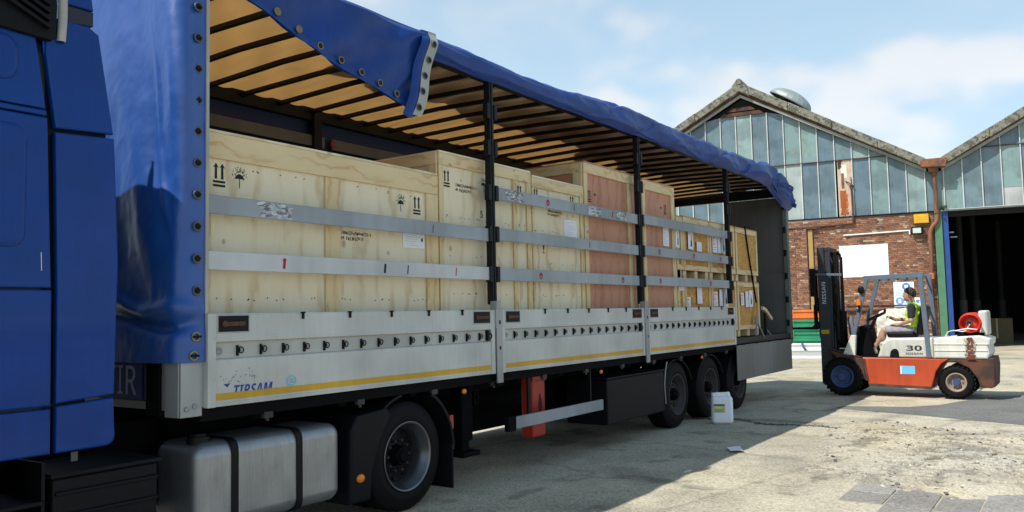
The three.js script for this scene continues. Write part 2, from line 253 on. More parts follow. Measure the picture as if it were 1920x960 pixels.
// ------------------------------------------------------------------ ground
{
  const yard = [];                                                   // large sheet, finer towards the camera
  const stain = (x, z) => {
    let k = 1 + (fbm(x * 0.35 + 9, z * 0.35, 4, 501) - 0.5) * 0.30 + (fbm(x * 1.6, z * 1.6, 4, 509) - 0.5) * 0.20;
    k *= 1 - 0.22 * sstep(0.60, 0.74, fbm(x * 0.9 + 40, z * 1.3, 4, 517));
    const band = Math.exp(-Math.pow((x - 8.95 - 0.35 * Math.sin(z * 1.3) - (z - 1) * -0.10) / 0.16, 2)) * sstep(3.4, 2.2, z) * sstep(-3, 0, z); const ck = Math.abs(fbm(x * 0.55 + 17, z * 0.55 + 3, 4, 551) - 0.5), cj = Math.min(Math.abs(((x * 0.97 + z * 0.22) % 4.3 + 4.3) % 4.3 - 2.1), Math.abs(((z - x * 0.2) % 3.9 + 3.9) % 3.9 - 1.2)); k *= 1 - 0.34 * Math.exp(-Math.pow(ck / 0.007, 2)) * sstep(0.45, 0.55, fbm(x * 0.4, z * 0.4, 2, 561)); k *= 1 - 0.26 * Math.exp(-Math.pow((cj + 0.04 * (fbm(x * 3, z * 3, 2, 5) - 0.5)) / 0.035, 2)); k *= 1 - 0.35 * sstep(0.70, 0.78, fbm(x * 2.3 + 60, z * 2.3, 3, 571)); k *= 1 - 0.40 * band * (0.5 + vn(x * 9, z * 9, 3));
    return k;
  };
  const make = (x0, x1, z0, z1, nx, nz) => {
    const g = sheet(nx, nz, (u, v) => [lerp(x0, x1, u), 0, lerp(z0, z1, v)]), p = g.attributes.position, c = new Float32Array(p.count * 3), uv = g.attributes.uv;
    for (let i = 0; i < p.count; i++) { const x = p.getX(i), z = p.getZ(i), k = stain(x, z), w = fbm(x * 0.5, z * 0.5, 3, 540) - 0.5; c[i * 3] = k * (1 + w * 0.06); c[i * 3 + 1] = k; c[i * 3 + 2] = k * (1 - w * 0.16); uv.setXY(i, x, z); }
    g.setAttribute('color', new THREE.BufferAttribute(c, 3)); const ix = g.index.array; for (let i = 0; i < ix.length; i += 3) [ix[i + 1], ix[i + 2]] = [ix[i + 2], ix[i + 1]]; g.computeVertexNormals(); return g;
  };
  const near = make(-8, 24, -6, 10, 800, 400);
  yard.push(near, make(24, 64, -30, 30, 80, 80), make(-8, 24, -30, -6, 64, 48), make(-8, 24, 10, 30, 64, 40), make(-60, -8, -60, 60, 40, 60), make(64, 400, -300, 300, 20, 20), make(-8, 64, 30, 300, 20, 20), make(-8, 64, -300, -30, 20, 20), make(-400, -60, -300, 300, 20, 20), make(-60, -8, 60, 300, 8, 8), make(-60, -8, -300, -60, 8, 8));
  const g = mergeGeometries(yard.map(q => { q = q.toNonIndexed(); return q; }));
  tag(part('ground', g, M.concrete, scene), null, null, null, 'structure');

  // grey asphalt strip running away to the right of the forklift
  const as = poly([[11.25, 1.32], [11.0, 2.0], [10.85, 2.6], [10.55, 3.3], [10.2, 4.2], [9.6, 5.6], [8.8, 8], [17.5, 9.5], [15.9, 5.6], [15.0, 4.1], [14.1, 3.4], [13.3, 3.05], [12.4, 2.75], [11.9, 2.35], [11.72, 1.7], [11.6, 1.35]]);
  const ag = new THREE.ShapeGeometry(as, 8); ag.rotateX(Math.PI / 2); { const p = ag.attributes.position, uv = ag.attributes.uv; for (let i = 0; i < p.count; i++) { p.setY(i, 0.004); uv.setXY(i, p.getX(i) * 1.0, p.getZ(i)); } const ix = ag.index.array; for (let i = 0; i < ix.length; i += 3) [ix[i + 1], ix[i + 2]] = [ix[i + 2], ix[i + 1]]; ag.computeVertexNormals(); }
  tag(part('asphalt_patch', ag, M.asphalt, scene), null, null, null, 'structure');

  // broken-up concrete: bumps cast small shadows; pit shade is also painted into the colour
  const inside = (x, z) => { const a = sstep(4.75, 5.5, x - 0.25 * Math.sin(z * 3)) * sstep(10.1, 8.7, x + 0.25 * Math.sin(z * 2.1)) * sstep(1.75, 2.75, z + (x - 5) * 0.16 - 0.1 - 0.4 * fbm(x * 1.2, z * 1.2, 3, 77)); return a; };
  const relief = (x, z) => { const f = fbm(x * 5.5, z * 5.5, 4, 601), e = fbm(x * 1.7, z * 1.7, 3, 611), pl = sstep(0.40, 0.47, f + (e - 0.5) * 0.5), cell = fbm(x * 13, z * 13, 3, 660), pit = sstep(0.555, 0.62, cell) * sstep(0.42, 0.55, fbm(x * 1.1 + 7, z * 1.1, 3, 671)); return [pl * 0.022 + 0.014 * fbm(x * 22, z * 22, 2, 620) + 0.006 * (e - 0.4) - 0.030 * pit + 0.010 * sstep(0.52, 0.56, fbm(x * 30, z * 30, 2, 690)) * (1 - pl), pl, e, pit]; };
  const rub = sheet(330, 300, (u, v) => { const x = lerp(4.7, 10.3, u), z = lerp(1.5, 6.5, v); return [x, 0, z]; }), rp = rub.attributes.position, rc = new Float32Array(rp.count * 3);
  for (let i = 0; i < rp.count; i++) {
    const x = rp.getX(i), z = rp.getZ(i), m = inside(x, z), [h, pl, e, pit] = relief(x, z);
    rp.setY(i, m > 0.02 ? m * h - 0.012 * (1 - m) + 0.004 * m : -0.02); rub.attributes.uv.setXY(i, x, z);
    const k = (0.86 + 0.2 * pl + (e - 0.5) * 0.4) * lerp(1, 0.86, 1 - pl) * (1 - 0.55 * pit), w = fbm(x * 1.1 + 3, z * 1.1, 3, 633); rc[i * 3] = k * (1 + (w - 0.5) * 0.15); rc[i * 3 + 1] = k; rc[i * 3 + 2] = k * (1 - (w - 0.5) * 0.25);
  }
  rub.setAttribute('color', new THREE.BufferAttribute(rc, 3)); { const ix = rub.index.array; for (let i = 0; i < ix.length; i += 3) [ix[i + 1], ix[i + 2]] = [ix[i + 2], ix[i + 1]]; rub.computeVertexNormals(); }
  tag(part('broken_concrete', rub, M.broken, scene), null, null, null, 'structure');

  // loose chippings
  const r = rng(77), N = 3300, sg = new THREE.IcosahedronGeometry(1, 0); { const p = sg.attributes.position; for (let i = 0; i < p.count; i++) { const s = 0.7 + 0.6 * hash(Math.round(p.getX(i) * 99), Math.round(p.getY(i) * 99), Math.round(p.getZ(i) * 99)); p.setXYZ(i, p.getX(i) * s, p.getY(i) * s * 0.6, p.getZ(i) * s); } sg.computeVertexNormals(); }
  const im = new THREE.InstancedMesh(sg, std({ color: 0xffffff, roughness: 0.95 }), N); im.name = 'loose_chippings'; const o = new THREE.Object3D();
  for (let i = 0; i < N; i++) {
    let x, z, s; const far = i > 1800, crack = i > 2500;
    for (let t = 0; t < 40; t++) { x = far ? lerp(2.4, 16, r()) : lerp(4.7, 10, r()); z = far ? lerp(-1, 7, r()) : lerp(1.9, 6.4, r()); if (far || (inside(x, z) > 0.3 && fbm(x * 2.4, z * 2.4, 3, 650) > 0.42)) break; }
    if (crack) { const t = r(); z = lerp(-0.3, 3.0, t); x = 8.98 - 0.12 * z + 0.10 * Math.sin(z * 5) + (r() - 0.5) * 0.10 + 0.15 * fbm(z * 2, 1, 3, 5); } s = (crack ? 0.006 + 0.016 * Math.pow(r(), 2) : far ? 0.003 + 0.008 * Math.pow(r(), 4) : 0.003 + 0.022 * Math.pow(r(), 4)); o.position.set(x, s * 0.3, z); if (!far) o.position.y += relief(x, z)[0] * inside(x, z);
    o.scale.set(s, s * (0.7 + r() * 0.5), s * (0.7 + r() * 0.7)); o.rotation.set(r() * 0.6, r() * 6.3, r() * 0.6); o.updateMatrix(); im.setMatrixAt(i, o.matrix); const k = crack ? 0.05 + r() * 0.12 : r() < 0.3 ? 0.08 + r() * 0.12 : 0.24 + r() * 0.28; im.setColorAt(i, C(k, k * 0.91, k * 0.74));
  }
  im.castShadow = im.receiveShadow = true; scene.add(im); tag(im, null, null, null, 'stuff');

  // paving slabs let into the yard, bottom right
  const pv = new THREE.Group(); pv.name = 'paving'; scene.add(pv); tag(pv, null, null, null, 'structure');
  const rr = rng(5), rows = [[3.0, 3.36], [3.375, 3.745], [3.76, 4.08], [4.095, 4.46], [4.475, 4.84], [4.855, 5.2]];
  rows.forEach(([a, b], k) => { let x = 5.2 + 0.06 * Math.sin(k * 2) + k * 0.02, n = 0; if (k === 0) { x = 5.15; } while (x > 2.4) { const l = k === 0 ? 0.42 : 0.9 + rr() * 0.04, t = 0.007 + rr() * 0.005; if (!(k === 0 && n > 1)) { const s = part('paving_slab', bx(x - l + 0.012, x, -0.04, t, a, b, 0.006), M.slab.clone(), pv); const v = 0.85 + rr() * 0.3; s.material.color.multiplyScalar(v); s.rotation.x = (rr() - 0.5) * 0.004; } x -= l; n++; } });
}

// ------------------------------------------------------------------ wheels
function wheel(parent, x, y, z, rad, w, rimR, depth, dirs, rimMat, dual) {
  const h = w / 2, P = [], f = (q, t) => P.push(new THREE.Vector2(q, t));
  f(rimR, h - 0.03); f(rimR + 0.02, h - 0.008); f(rimR + 0.07, h); f(rad - 0.10, h - 0.004); f(rad - 0.045, h - 0.022); f(rad - 0.01, h - 0.04); f(rad, h - 0.06);
  for (let i = 0; i < 4; i++) { const c = lerp(h - 0.08, -h + 0.08, i / 3); f(rad, c + 0.008); f(rad - 0.012, c + 0.006); f(rad - 0.012, c - 0.006); f(rad, c - 0.008); }
  f(rad, -h + 0.06); f(rad - 0.045, -h + 0.022); f(rimR + 0.02, -h + 0.008); f(rimR, -h + 0.03);
  const tg = new THREE.LatheGeometry(P, 56); tg.rotateX(Math.PI / 2); if (dirs < 0) tg.rotateY(Math.PI);
  const t = part('wheel', tg, M.rubber, parent, { at: [x, y, z] });
  const Q = [], q = (a, b) => Q.push(new THREE.Vector2(a, b));
  q(rimR + 0.006, h - 0.03); q(rimR + 0.016, h - 0.002); q(rimR + 0.004, h + 0.002); q(rimR - 0.012, h - 0.012); q(rimR - 0.02, h - 0.05); q(rimR - 0.045, h - 0.075); q(rimR - 0.052, h - depth * 0.75); q(rimR - 0.06, h - depth);
  const rg = new THREE.LatheGeometry(Q, 48); rg.rotateX(Math.PI / 2); const rim = part('rim', rg, rimMat, t); { const D = [[rimR - 0.055, h - depth * 0.9], [rimR * 0.74, h - depth - 0.012], [rimR * 0.56, h - depth + 0.015], [0, h - depth + 0.015]].map(a => new THREE.Vector2(...a)); const dg = new THREE.LatheGeometry(D, 40); dg.rotateX(Math.PI / 2); part('wheel_disc', dg, rimMat === M.rim ? M.plastic : M.rimDirty, t); }
  const zf = h - depth, hub = [cyl([0, 0, zf], [0, 0, zf + 0.10], 0.10, 0.075, 20), cyl([0, 0, zf + 0.1], [0, 0, zf + 0.125], 0.06, 0.05, 16)]; part('hub', hub, M.blackMatt, t);
  const nuts = [], holes = []; for (let i = 0; i < 10; i++) { const a = i * Math.PI / 5; nuts.push(cyl([Math.cos(a) * 0.135, Math.sin(a) * 0.135, zf + 0.015], [Math.cos(a) * 0.135, Math.sin(a) * 0.135, zf + 0.055], 0.016, 0.012, 6)); if (i % 1 === 0) { const b = a + 0.31; holes.push(cyl([Math.cos(b) * rimR * 0.70, Math.sin(b) * rimR * 0.70, zf - 0.004], [Math.cos(b) * rimR * 0.70, Math.sin(b) * rimR * 0.70, zf + 0.006], 0.026, 0.026, 12)); } }
  nuts.forEach(n => part('wheel_nut', n, M.rimDirty, t)); holes.forEach(n => part('vent_hole', n, M.black, t));
  if (dirs < 0) t.rotation.y = Math.PI;
  return t;
}

// ------------------------------------------------------------------ blue tractor unit
{
  const T = thing('lorry_tractor', 'blue lorry cab and tractor unit with silver fuel tank coupled to the open trailer', 'lorry', [0, 0, 0]);
  // body behind the panels: high sleeper cab, extruded along x
  const prof = new THREE.Shape(); [[0.045, 0.98], [0.045, 3.28], [0.09, 3.48], [0.30, 3.72], [0.55, 3.83], [1.9, 3.83], [2.2, 3.72], [2.40, 3.45], [2.45, 3.25], [2.45, 0.98]].forEach(([z, y], i) => i ? prof.lineTo(z, y) : prof.moveTo(z, y));
  const cg = new THREE.ExtrudeGeometry(prof, { depth: 1.90, bevelEnabled: true, bevelSize: 0.03, bevelOffset: -0.03, bevelThickness: 0.03, bevelSegments: 2 }); cg.rotateY(-Math.PI / 2); cg.scale(1, 1, 1);
  { const p = cg.attributes.position; for (let i = 0; i < p.count; i++) { p.setX(i, p.getX(i) - 1.03); p.setZ(i, -p.getZ(i)); } const q = cg.index; cg.computeVertexNormals(); }
  const flip = cg.index ? cg.toNonIndexed() : cg; { const p = flip.attributes.position.array; for (let i = 0; i < p.length; i += 9) for (let k = 0; k < 3; k++) { const t = p[i + 3 + k]; p[i + 3 + k] = p[i + 6 + k]; p[i + 6 + k] = t; } flip.computeVertexNormals(); }
  part('cab_body', flip, M.cabDark, T);
  const P = (name, pts, z0 = -0.05, z1 = 0, mat = M.cab, b = 0.010) => part(name, ext(pts, z0, z1, b), mat, T);
  // cab side, split by its shut lines
  const seam = y => y > 2.83 ? lerp(-1.005, -1.073, (y - 2.83) / 0.45) : y > 1.9 ? lerp(-0.977, -1.005, (y - 1.9) / 0.93) : lerp(-0.971, -0.977, (y - 1.22) / 0.68);
  const cs = (name, x0, x1, y0, y1, em) => { const g = [ext(poly([[x0, y0], [seam(y0) - x1, y0], [seam(y1) - x1, y1], [x0, y1]]), -0.05, 0, 0.010)]; const m = part(name, g, M.cab, T); if (em) { const f = new THREE.ExtrudeGeometry(rrect(...em, 0.09), { depth: 0.002, bevelEnabled: true, bevelSize: 0.030, bevelThickness: 0.011, bevelOffset: -0.03, bevelSegments: 4 }); part('pressed_panel', metric(f), M.cab, m); } return m; };
  cs('cab_panel', -2.92, 0.020, 2.945, 3.50, [-2.0, 3.07, -1.205, 3.33]);
  cs('cab_panel', -2.92, 0.018, 2.905, 2.937, null);
  cs('cab_panel', -2.92, 0.016, 1.905, 2.895, [-2.1, 2.13, -1.145, 2.83]);
  cs('cab_panel', -2.92, 0.013, 1.228, 1.893, null);
  cs('side_skirt', -2.92, 0.013, 0.955, 1.212, null);
  decal('scratch', 0.03, 0.11, decalM(32, 96, (g) => { g.clearRect(0, 0, 32, 96); g.strokeStyle = '#b9c4d4'; g.lineWidth = 5; g.beginPath(); g.moveTo(14, 2); g.lineTo(18, 94); g.stroke(); }), T, [-1.053, 2.055, 0.0025]);
  // side deflector behind the cab
  P('side_deflector', [[-0.985, 2.842], [-0.634, 2.862], [-0.735, 3.462], [-0.80, 3.50], [-0.985, 3.50], [-1.048, 3.36], [-1.05, 3.28]]);
  P('side_deflector', [[-0.956, 1.238], [-0.610, 1.262], [-0.592, 2.05], [-0.628, 2.836], [-0.986, 2.818], [-0.960, 1.90]]);
  { const s = new THREE.Shape(); s.moveTo(-0.953, 0.955); s.lineTo(-0.66, 0.957); s.quadraticCurveTo(-0.602, 0.96, -0.60, 1.02); s.lineTo(-0.612, 1.244); s.lineTo(-0.953, 1.222); s.closePath(); part('side_skirt', ext(s, -0.05, 0, 0.012), M.cab, T); }
  part('deflector_band', ext(poly([[-0.96, 3.49], [-0.765, 3.512], [-0.765, 3.60], [-0.96, 3.60]]), -0.06, -0.012, 0.005), M.cabDark, T);
  P('roof_deflector', [[-0.97, 3.605], [-0.77, 3.605], [-0.80, 3.80], [-0.97, 3.84]]);
  part('deflector_wall', bx(-1.0, -0.655, 2.78, 2.90, -0.078, -0.056), M.black, T); part('side_deflector', bx(-1.02, -0.62, 0.96, 3.45, -2.50, -2.455, 0.01), M.cab, T);
  part('deflector_wall', bx(-1.06, -0.76, 0.98, 3.38, -0.075, -0.055), M.black, T);
  // ribbed air intake with its pale trim
  const housing = part('air_intake', [ext(poly([[-1.62, 3.37], [-1.03, 3.345], [-1.005, 3.37], [-1.0, 3.56], [-1.02, 3.8], [-1.62, 3.8]]), -0.03, 0.035, 0.014)], M.plastic, T);
  for (let i = 0; i < 11; i++) { const y = 3.44 + i * 0.046; part('intake_slat', bar([-1.60, y + 0.22, 0.050], [-1.055, y - 0.03, 0.050], 0.045, 0.022), M.plastic, housing); }
  part('intake_trim', tube([[-1.10, 3.83, 0.03], [-1.02, 3.79, 0.03], [-0.975, 3.70, 0.03], [-0.968, 3.5, 0.025], [-0.968, 3.36, 0.01]], 0.026), M.tarpStrip, T);
  part('antenna', cyl([-1.05, 3.83, -0.72], [-1.02, 4.04, -0.72], 0.03, 0.008, 8), M.black, T);
  // chassis and the dark boxes under it
  part('chassis', [bx(-2.9, 3.0, 0.72, 0.98, -0.90, -0.82), bx(-2.9, 3.0, 0.72, 0.98, -1.68, -1.60), bx(-2.6, -1.2, 0.5, 0.95, -1.9, -0.6), bx(0.9, 2.4, 0.98, 1.10, -1.75, -0.75)], M.blackMatt, T);
  const bb = part('battery_box', [bx(-0.93, -0.27, 0.28, 0.80, -0.62, -0.07, 0.02), bx(-0.95, -0.25, 0.80, 0.83, -0.64, -0.05, 0.01)], M.plastic, T);
  for (let i = 0; i < 3; i++) part('rib', bx(-0.92, -0.28, 0.44 + i * 0.13, 0.462 + i * 0.13, -0.075, -0.05, 0.006), M.plastic, bb);
  part('step', [bx(-1.24, -0.98, 0.36, 0.39, -0.5, -0.06, 0.01), bx(-1.24, -0.98, 0.66, 0.69, -0.5, -0.06, 0.01), bx(-1.25, -1.23, 0.3, 0.9, -0.5, -0.08), bx(-0.99, -0.97, 0.3, 0.9, -0.5, -0.08)], M.plastic, T);
  part('wheel_arch', [ext(poly([[-1.75, 0.2], [-1.32, 0.2], [-1.30, 0.62], [-1.36, 0.80], [-1.75, 0.86]]), -0.55, -0.02, 0.03)], M.plastic, T);
  part('identity_tag', bx(-0.795, -0.755, 0.875, 0.93, -0.14, -0.135), M.lathFar, T);
  part('air_line', [tube([[-0.9, 1.6, -1.1], [-0.6, 1.25, -1.0], [-0.45, 1.15, -1.15], [-0.2, 1.45, -1.2]], 0.018), tube([[-0.9, 1.5, -1.3], [-0.55, 1.1, -1.35], [-0.2, 1.35, -1.4]], 0.018)], M.black, T);
  // silver tank with straps and filler cap
  const tk = part('fuel_tank', new RoundedBoxGeometry(1.30, 0.60, 0.54, 6, 0.10).translate(0.63, 0.57, -0.28), M.tank, T); metricSet(tk);
  const band = x => { const s = rrect(-0.278, 0.262, 0.278, 0.878, 0.10), h = rrect(-0.268, 0.272, 0.268, 0.868, 0.095); s.holes.push(h); const g = new THREE.ExtrudeGeometry(s, { depth: 0.055, bevelEnabled: false }); g.rotateY(Math.PI / 2); g.translate(x, 0, -0.28); return g; };
  part('tank_strap', band(0.24), M.black, T); part('tank_strap', band(0.81), M.black, T);
  part('filler_cap', [cyl([0.09, 0.86, -0.17], [0.09, 0.905, -0.17], 0.08, 0.075, 24), cyl([0.09, 0.905, -0.17], [0.09, 0.925, -0.17], 0.055, 0.05, 20)], M.black, T);
  part('far_tank', new RoundedBoxGeometry(2.5, 0.72, 0.6, 3, 0.08).translate(0.1, 0.55, -2.12), M.plastic, T); part('gearbox', bx(-1.6, 1.0, 0.30, 0.75, -1.55, -0.95, 0.08), M.blackMatt, T); part('mudguard', bx(1.45, 2.75, 0.9, 0.98, -2.45, -1.8, 0.03), M.plastic, T); part('mud_flap', bx(2.72, 2.75, 0.1, 0.9, -2.45, -1.8, 0.01), M.rubber, T);
  // drive axle: twin wheels each side
  for (const z of [-0.20, -0.53]) wheel(T, 2.10, 0.475, z, 0.475, 0.29, 0.29, z > -0.3 ? 0.165 : 0.1, 1, M.rim);
  for (const z of [-2.30, -1.97]) wheel(T, 2.10, 0.475, z, 0.475, 0.29, 0.29, 0.145, -1, M.rimDirty);
  part('axle', cyl([2.1, 0.475, -0.4], [2.1, 0.475, -2.1], 0.11), M.blackMatt, T);
  const arc = (a0, a1, r, r2, z0, z1) => { const s = new THREE.Shape(); for (let i = 0; i <= 14; i++) { const a = lerp(a0, a1, i / 14); const x = 2.1 + Math.cos(a) * r, y = 0.475 + Math.sin(a) * r; i ? s.lineTo(x, y) : s.moveTo(x, y); } for (let i = 14; i >= 0; i--) { const a = lerp(a0, a1, i / 14); s.lineTo(2.1 + Math.cos(a) * r2, 0.475 + Math.sin(a) * r2); } return ext(s, z0, z1, 0.004); };
  part('mudguard', [ext(poly([[1.36, 0.20], [1.60, 0.20], [1.62, 0.42], [1.72, 0.66], [1.86, 0.86], [1.80, 0.93], [1.45, 0.90], [1.38, 0.80]]), -0.60, -0.015, 0.025), arc(R(100), R(180), 0.56, 0.535, -0.7, -0.03)], M.plastic, T);
  part('mudguard', [arc(R(2), R(62), 0.60, 0.57, -0.66, -0.015)], M.plastic, T);
  part('mud_flap', bx(2.66, 2.685, 0.10, 0.50, -0.66, -0.02, 0.008), M.rubber, T);
  part('marker_lamp', new THREE.SphereGeometry(0.045, 16, 10).scale(1, 0.8, 0.5).translate(1.475, 0.395, -0.012), M.amber, T);
  part('rear_light', bx(2.86, 2.92, 0.60, 0.74, -0.36, -0.20, 0.01), M.redLens, T);
}
function metricSet(m) { m.geometry = metric(m.geometry); return m; }

// ------------------------------------------------------------------ curtain-sided trailer
const TR = thing('semi_trailer', 'long curtain sided trailer with its blue curtain pulled up, white dropsides and grey laths', 'trailer', [0, 0, 0]);
{
  const BAY = 3.4, LV = [2.11, 2.52, 2.94, 3.40, 3.78];
  // floor, outer beams, chassis
  part('floor', bx(0, 13.55, 1.11, 1.20, -2.46, -0.03), M.deck, TR);
  part('side_beam', bx(0.0, 13.55, 1.02, 1.108, -0.11, -0.015, 0.006), M.blackMatt, TR); part('side_beam', bx(0.0, 13.55, 1.0, 1.108, -2.48, -2.40, 0.006), M.blackMatt, TR);
  part('chassis', [bx(0.2, 13.4, 0.86, 1.10, -0.82, -0.70), bx(0.2, 13.4, 0.86, 1.10, -1.80, -1.68)], M.blackMatt, TR);
  for (let i = 0; i < 16; i++) part('cross_member', bx(0.5 + i * 0.85, 0.57 + i * 0.85, 0.98, 1.09, -2.4, -0.11), M.blackMatt, TR);
  for (let i = 0; i < 14; i++) part('lashing_bracket', [bx(0.52 + i * 0.93, 0.60 + i * 0.93, 0.985, 1.03, -0.05, -0.01, 0.004), cyl([0.56 + i * 0.93, 1.01, -0.03], [0.56 + i * 0.93, 0.965, -0.03], 0.014)], M.rimDirty, TR);
  // front wall and the corner post that shows below the tarpaulin
  part('front_wall', bx(-0.13, -0.06, 1.1, 4.16, -2.45, -0.08), M.galv, TR);
  part('front_post', [bx(-0.155, -0.105, 1.06, 1.46, -0.19, -0.034, 0.006)], M.galv, TR);
  part('front_post', [bx(-0.15, 0.012, 1.06, 1.46, -0.032, -0.014, 0.006), cyl([-0.105, 1.115, -0.02], [-0.105, 1.115, -0.004], 0.018), cyl([-0.045, 1.13, -0.02], [-0.045, 1.13, -0.004], 0.018)], M.galv, TR);
  part('front_post', [bx(-0.15, -0.10, 1.06, 1.5, -0.42, -0.26, 0.006)], M.blackMatt, TR);
  const tirT = canvasTex(256, 256, (x, w, h) => { x.fillStyle = '#14245c'; x.fillRect(0, 0, w, h); x.fillStyle = '#8f99a4'; x.font = '232px sans-serif'; x.textAlign = 'center'; x.save(); x.translate(w / 2, h * 0.90); x.scale(0.56, 1.06); x.fillText('TIR', 0, 0); x.restore(); });
  const tp = part('number_plate', bx(-0.172, -0.165, 1.16, 1.47, -0.98, -0.385, 0.002), M.cabDark, TR); { const d = decal('lettering', 0.53, 0.29, std({ map: tirT, roughness: 0.5 }), tp, [-0.1745, 1.315, -0.685], -Math.PI / 2); }
  // blue tarpaulin round the front corner, wrinkled, with a strap crease low down
  const path = t => { const L1 = 2.3, La = 0.157, L2 = 0.10, s = t * (L1 + La + L2); if (s < L1) return [-0.185, -2.4 + s, -1, 0]; if (s < L1 + La) { const a = (s - L1) / La * Math.PI / 2; return [-0.085 - Math.cos(a) * 0.10, -0.10 + Math.sin(a) * 0.10, -Math.cos(a), Math.sin(a)]; } return [-0.085 + (s - L1 - La), 0.0, 0, 1]; };
  const tarp = sheet(200, 240, (u, v) => {
    const uu = u < 0.4 ? u / 0.4 * 0.7 : 0.7 + (u - 0.4) / 0.6 * 0.3, y = lerp(1.42, 4.40, v), [x, z, nx, nz] = path(uu), s = uu * 2.557;
    const soft = sstep(2.557, 2.40, s);
    let d = 0.030 * Math.sin((s * 1.0 + y * 0.33 + 0.4 * fbm(s * 2, y, 3, 8)) * 9) * sstep(1.75, 2.3, y) * soft * (0.3 + 0.7 * sstep(1.6, 2.2, s)) + 0.028 * (fbm(s * 2.2 + y * 0.8, y * 1.1 - s * 1.5, 4, 21) - 0.5) * soft;
    d += 0.012 * Math.exp(-Math.pow((s - 2.18 + (y - 2.9) * 0.16 - 0.03 * Math.sin(y * 4)) / 0.028, 2)) * sstep(2.1, 2.6, y) * sstep(3.9, 3.3, y);
    const cy = 1.74 + 0.045 * Math.sin(s * 5) - 0.02 * s; d += -0.045 * Math.exp(-Math.pow((y - cy) / 0.045, 2)) * (0.08 + soft) + (0.10 + 0.9 * soft) * 0.03 * Math.exp(-Math.pow((y - cy - 0.11 - 0.03 * Math.sin(s * 9)) / 0.05, 2));
    d += 0.008 * (fbm(s * 9, y * 9, 3, 27) - 0.5) + 0.012 * sstep(2.0, 1.42, y);
    return [x + nx * d, y, z + nz * d];
  }, 2.5, 3);
  const ft = part('front_tarpaulin', tarp, M.tarpFrontLit, TR);
  part('curtain_welt', [bx(0.014, 0.040, 1.74, 4.2, -0.008, 0.014, 0.008)], M.tarpStrip, TR);
  part('corner_pillar', bx(-0.01, 0.03, 1.12, 4.15, -0.12, -0.012, 0.004), M.galv, TR);
  const ring = new THREE.TorusGeometry(0.027, 0.006, 8, 20), eyeB = cyl([0, 0, -0.004], [0, 0, 0.004], 0.026, 0.026, 16), knob = bx(-0.022, 0.022, -0.006, 0.006, 0, 0.014, 0.003);
  for (let i = 0; i < 12; i++) { const e = part('eyelet', ring, M.eyelet, TR, { at: [-0.050, 4.281 - i * 0.2165, 0.010] }); part('eyelet_hole', eyeB, M.black, e); part('turn_button', knob, M.black, e); }
  for (const [x, y] of [[-0.060, 1.592], [-0.075, 1.466]]) { const e = part('eyelet', ring, M.yellow.clone(), TR, { at: [x, y, 0.018] }); e.material.color.setRGB(0.35, 0.30, 0.12); part('turn_button', bx(-0.03, 0.03, -0.008, 0.008, 0, 0.02, 0.003), M.black, e); }

  // dropsides
  const hookG = mergeGeometries([bx(-0.008, 0.004, -0.040, 0.034, 0, 0.020, 0.002), new THREE.TorusGeometry(0.021, 0.0042, 6, 14).translate(0.026, 0.0, 0.014), bx(0, 0.012, -0.012, 0.012, 0.006, 0.026)].map(prep));
  const clipG = mergeGeometries([bx(-0.008, 0.008, -0.02, 0.03, 0, 0.016, 0.003), bx(-0.014, 0.014, 0.022, 0.034, -0.01, 0.02, 0.003)].map(prep));
  const section = [[-0.02, 1.113], [0.026, 1.113], [0.030, 1.135], [0.024, 1.142], [0.024, 1.426], [0.017, 1.432], [0.005, 1.436], [0.005, 1.540], [0.010, 1.546], [0.032, 1.552], [0.034, 1.58], [0.030, 1.595], [0.030, 1.732], [0.026, 1.744], [-0.02, 1.744]];
  const panel = (x0, x1, label) => {
    const s = new THREE.Shape(); section.forEach(([z, y], i) => i ? s.lineTo(-z, y) : s.moveTo(-z, y)); s.closePath();
    const g = new THREE.ExtrudeGeometry(s, { depth: x1 - x0 - 0.13, bevelEnabled: false }); g.rotateY(Math.PI / 2); g.translate(x0 + 0.065, 0, 0);
    const d = part('dropside', metric(g), M.aluPaint, TR, { label });
    part('edge_strip', [bx(x0, x0 + 0.066, 1.110, 1.744, -0.02, 0.034, 0.006), ...[0, 1, 2, 3, 4].map(i => cyl([x0 + 0.050, 1.14 + i * 0.145, 0.03], [x0 + 0.050, 1.14 + i * 0.145, 0.037], 0.007, 0.006, 8))], M.aluPaint, d);
    part('edge_strip', [bx(x1 - 0.066, x1, 1.110, 1.744, -0.02, 0.034, 0.006), ...[0, 1, 2, 3, 4].map(i => cyl([x1 - 0.050, 1.14 + i * 0.145, 0.03], [x1 - 0.050, 1.14 + i * 0.145, 0.037], 0.007, 0.006, 8))], M.aluPaint, d);
    part('hook_channel', bx(x0 + 0.066, x1 - 0.066, 1.437, 1.539, 0.004, 0.0075), M.aluStrip, d);
    part('reflective_tape', bx(x0 + 0.070, x1 - 0.066, 1.154, 1.200, 0.023, 0.0265), M.yellow, d);
    for (const [a, b] of [[x0 + 0.070, x0 + 0.34], [x1 - 0.36, x1 - 0.075]]) { const l = part('latch_box', [bx(a, b, 1.608, 1.737, 0.026, 0.0325, 0.003)], M.galv, d); part('latch_recess', [bx(a + 0.012, b - 0.012, 1.618, 1.727, 0.030, 0.0345)], M.black, l); part('latch_handle', [bar([a + 0.05, 1.67, 0.037], [b - 0.04, 1.672, 0.037], 0.012, 0.030), cyl([a + 0.06, 1.672, 0.034], [a + 0.06, 1.672, 0.046], 0.022), cyl([b - 0.08, 1.672, 0.034], [b - 0.08, 1.672, 0.046], 0.018)], M.rustDark, l); }
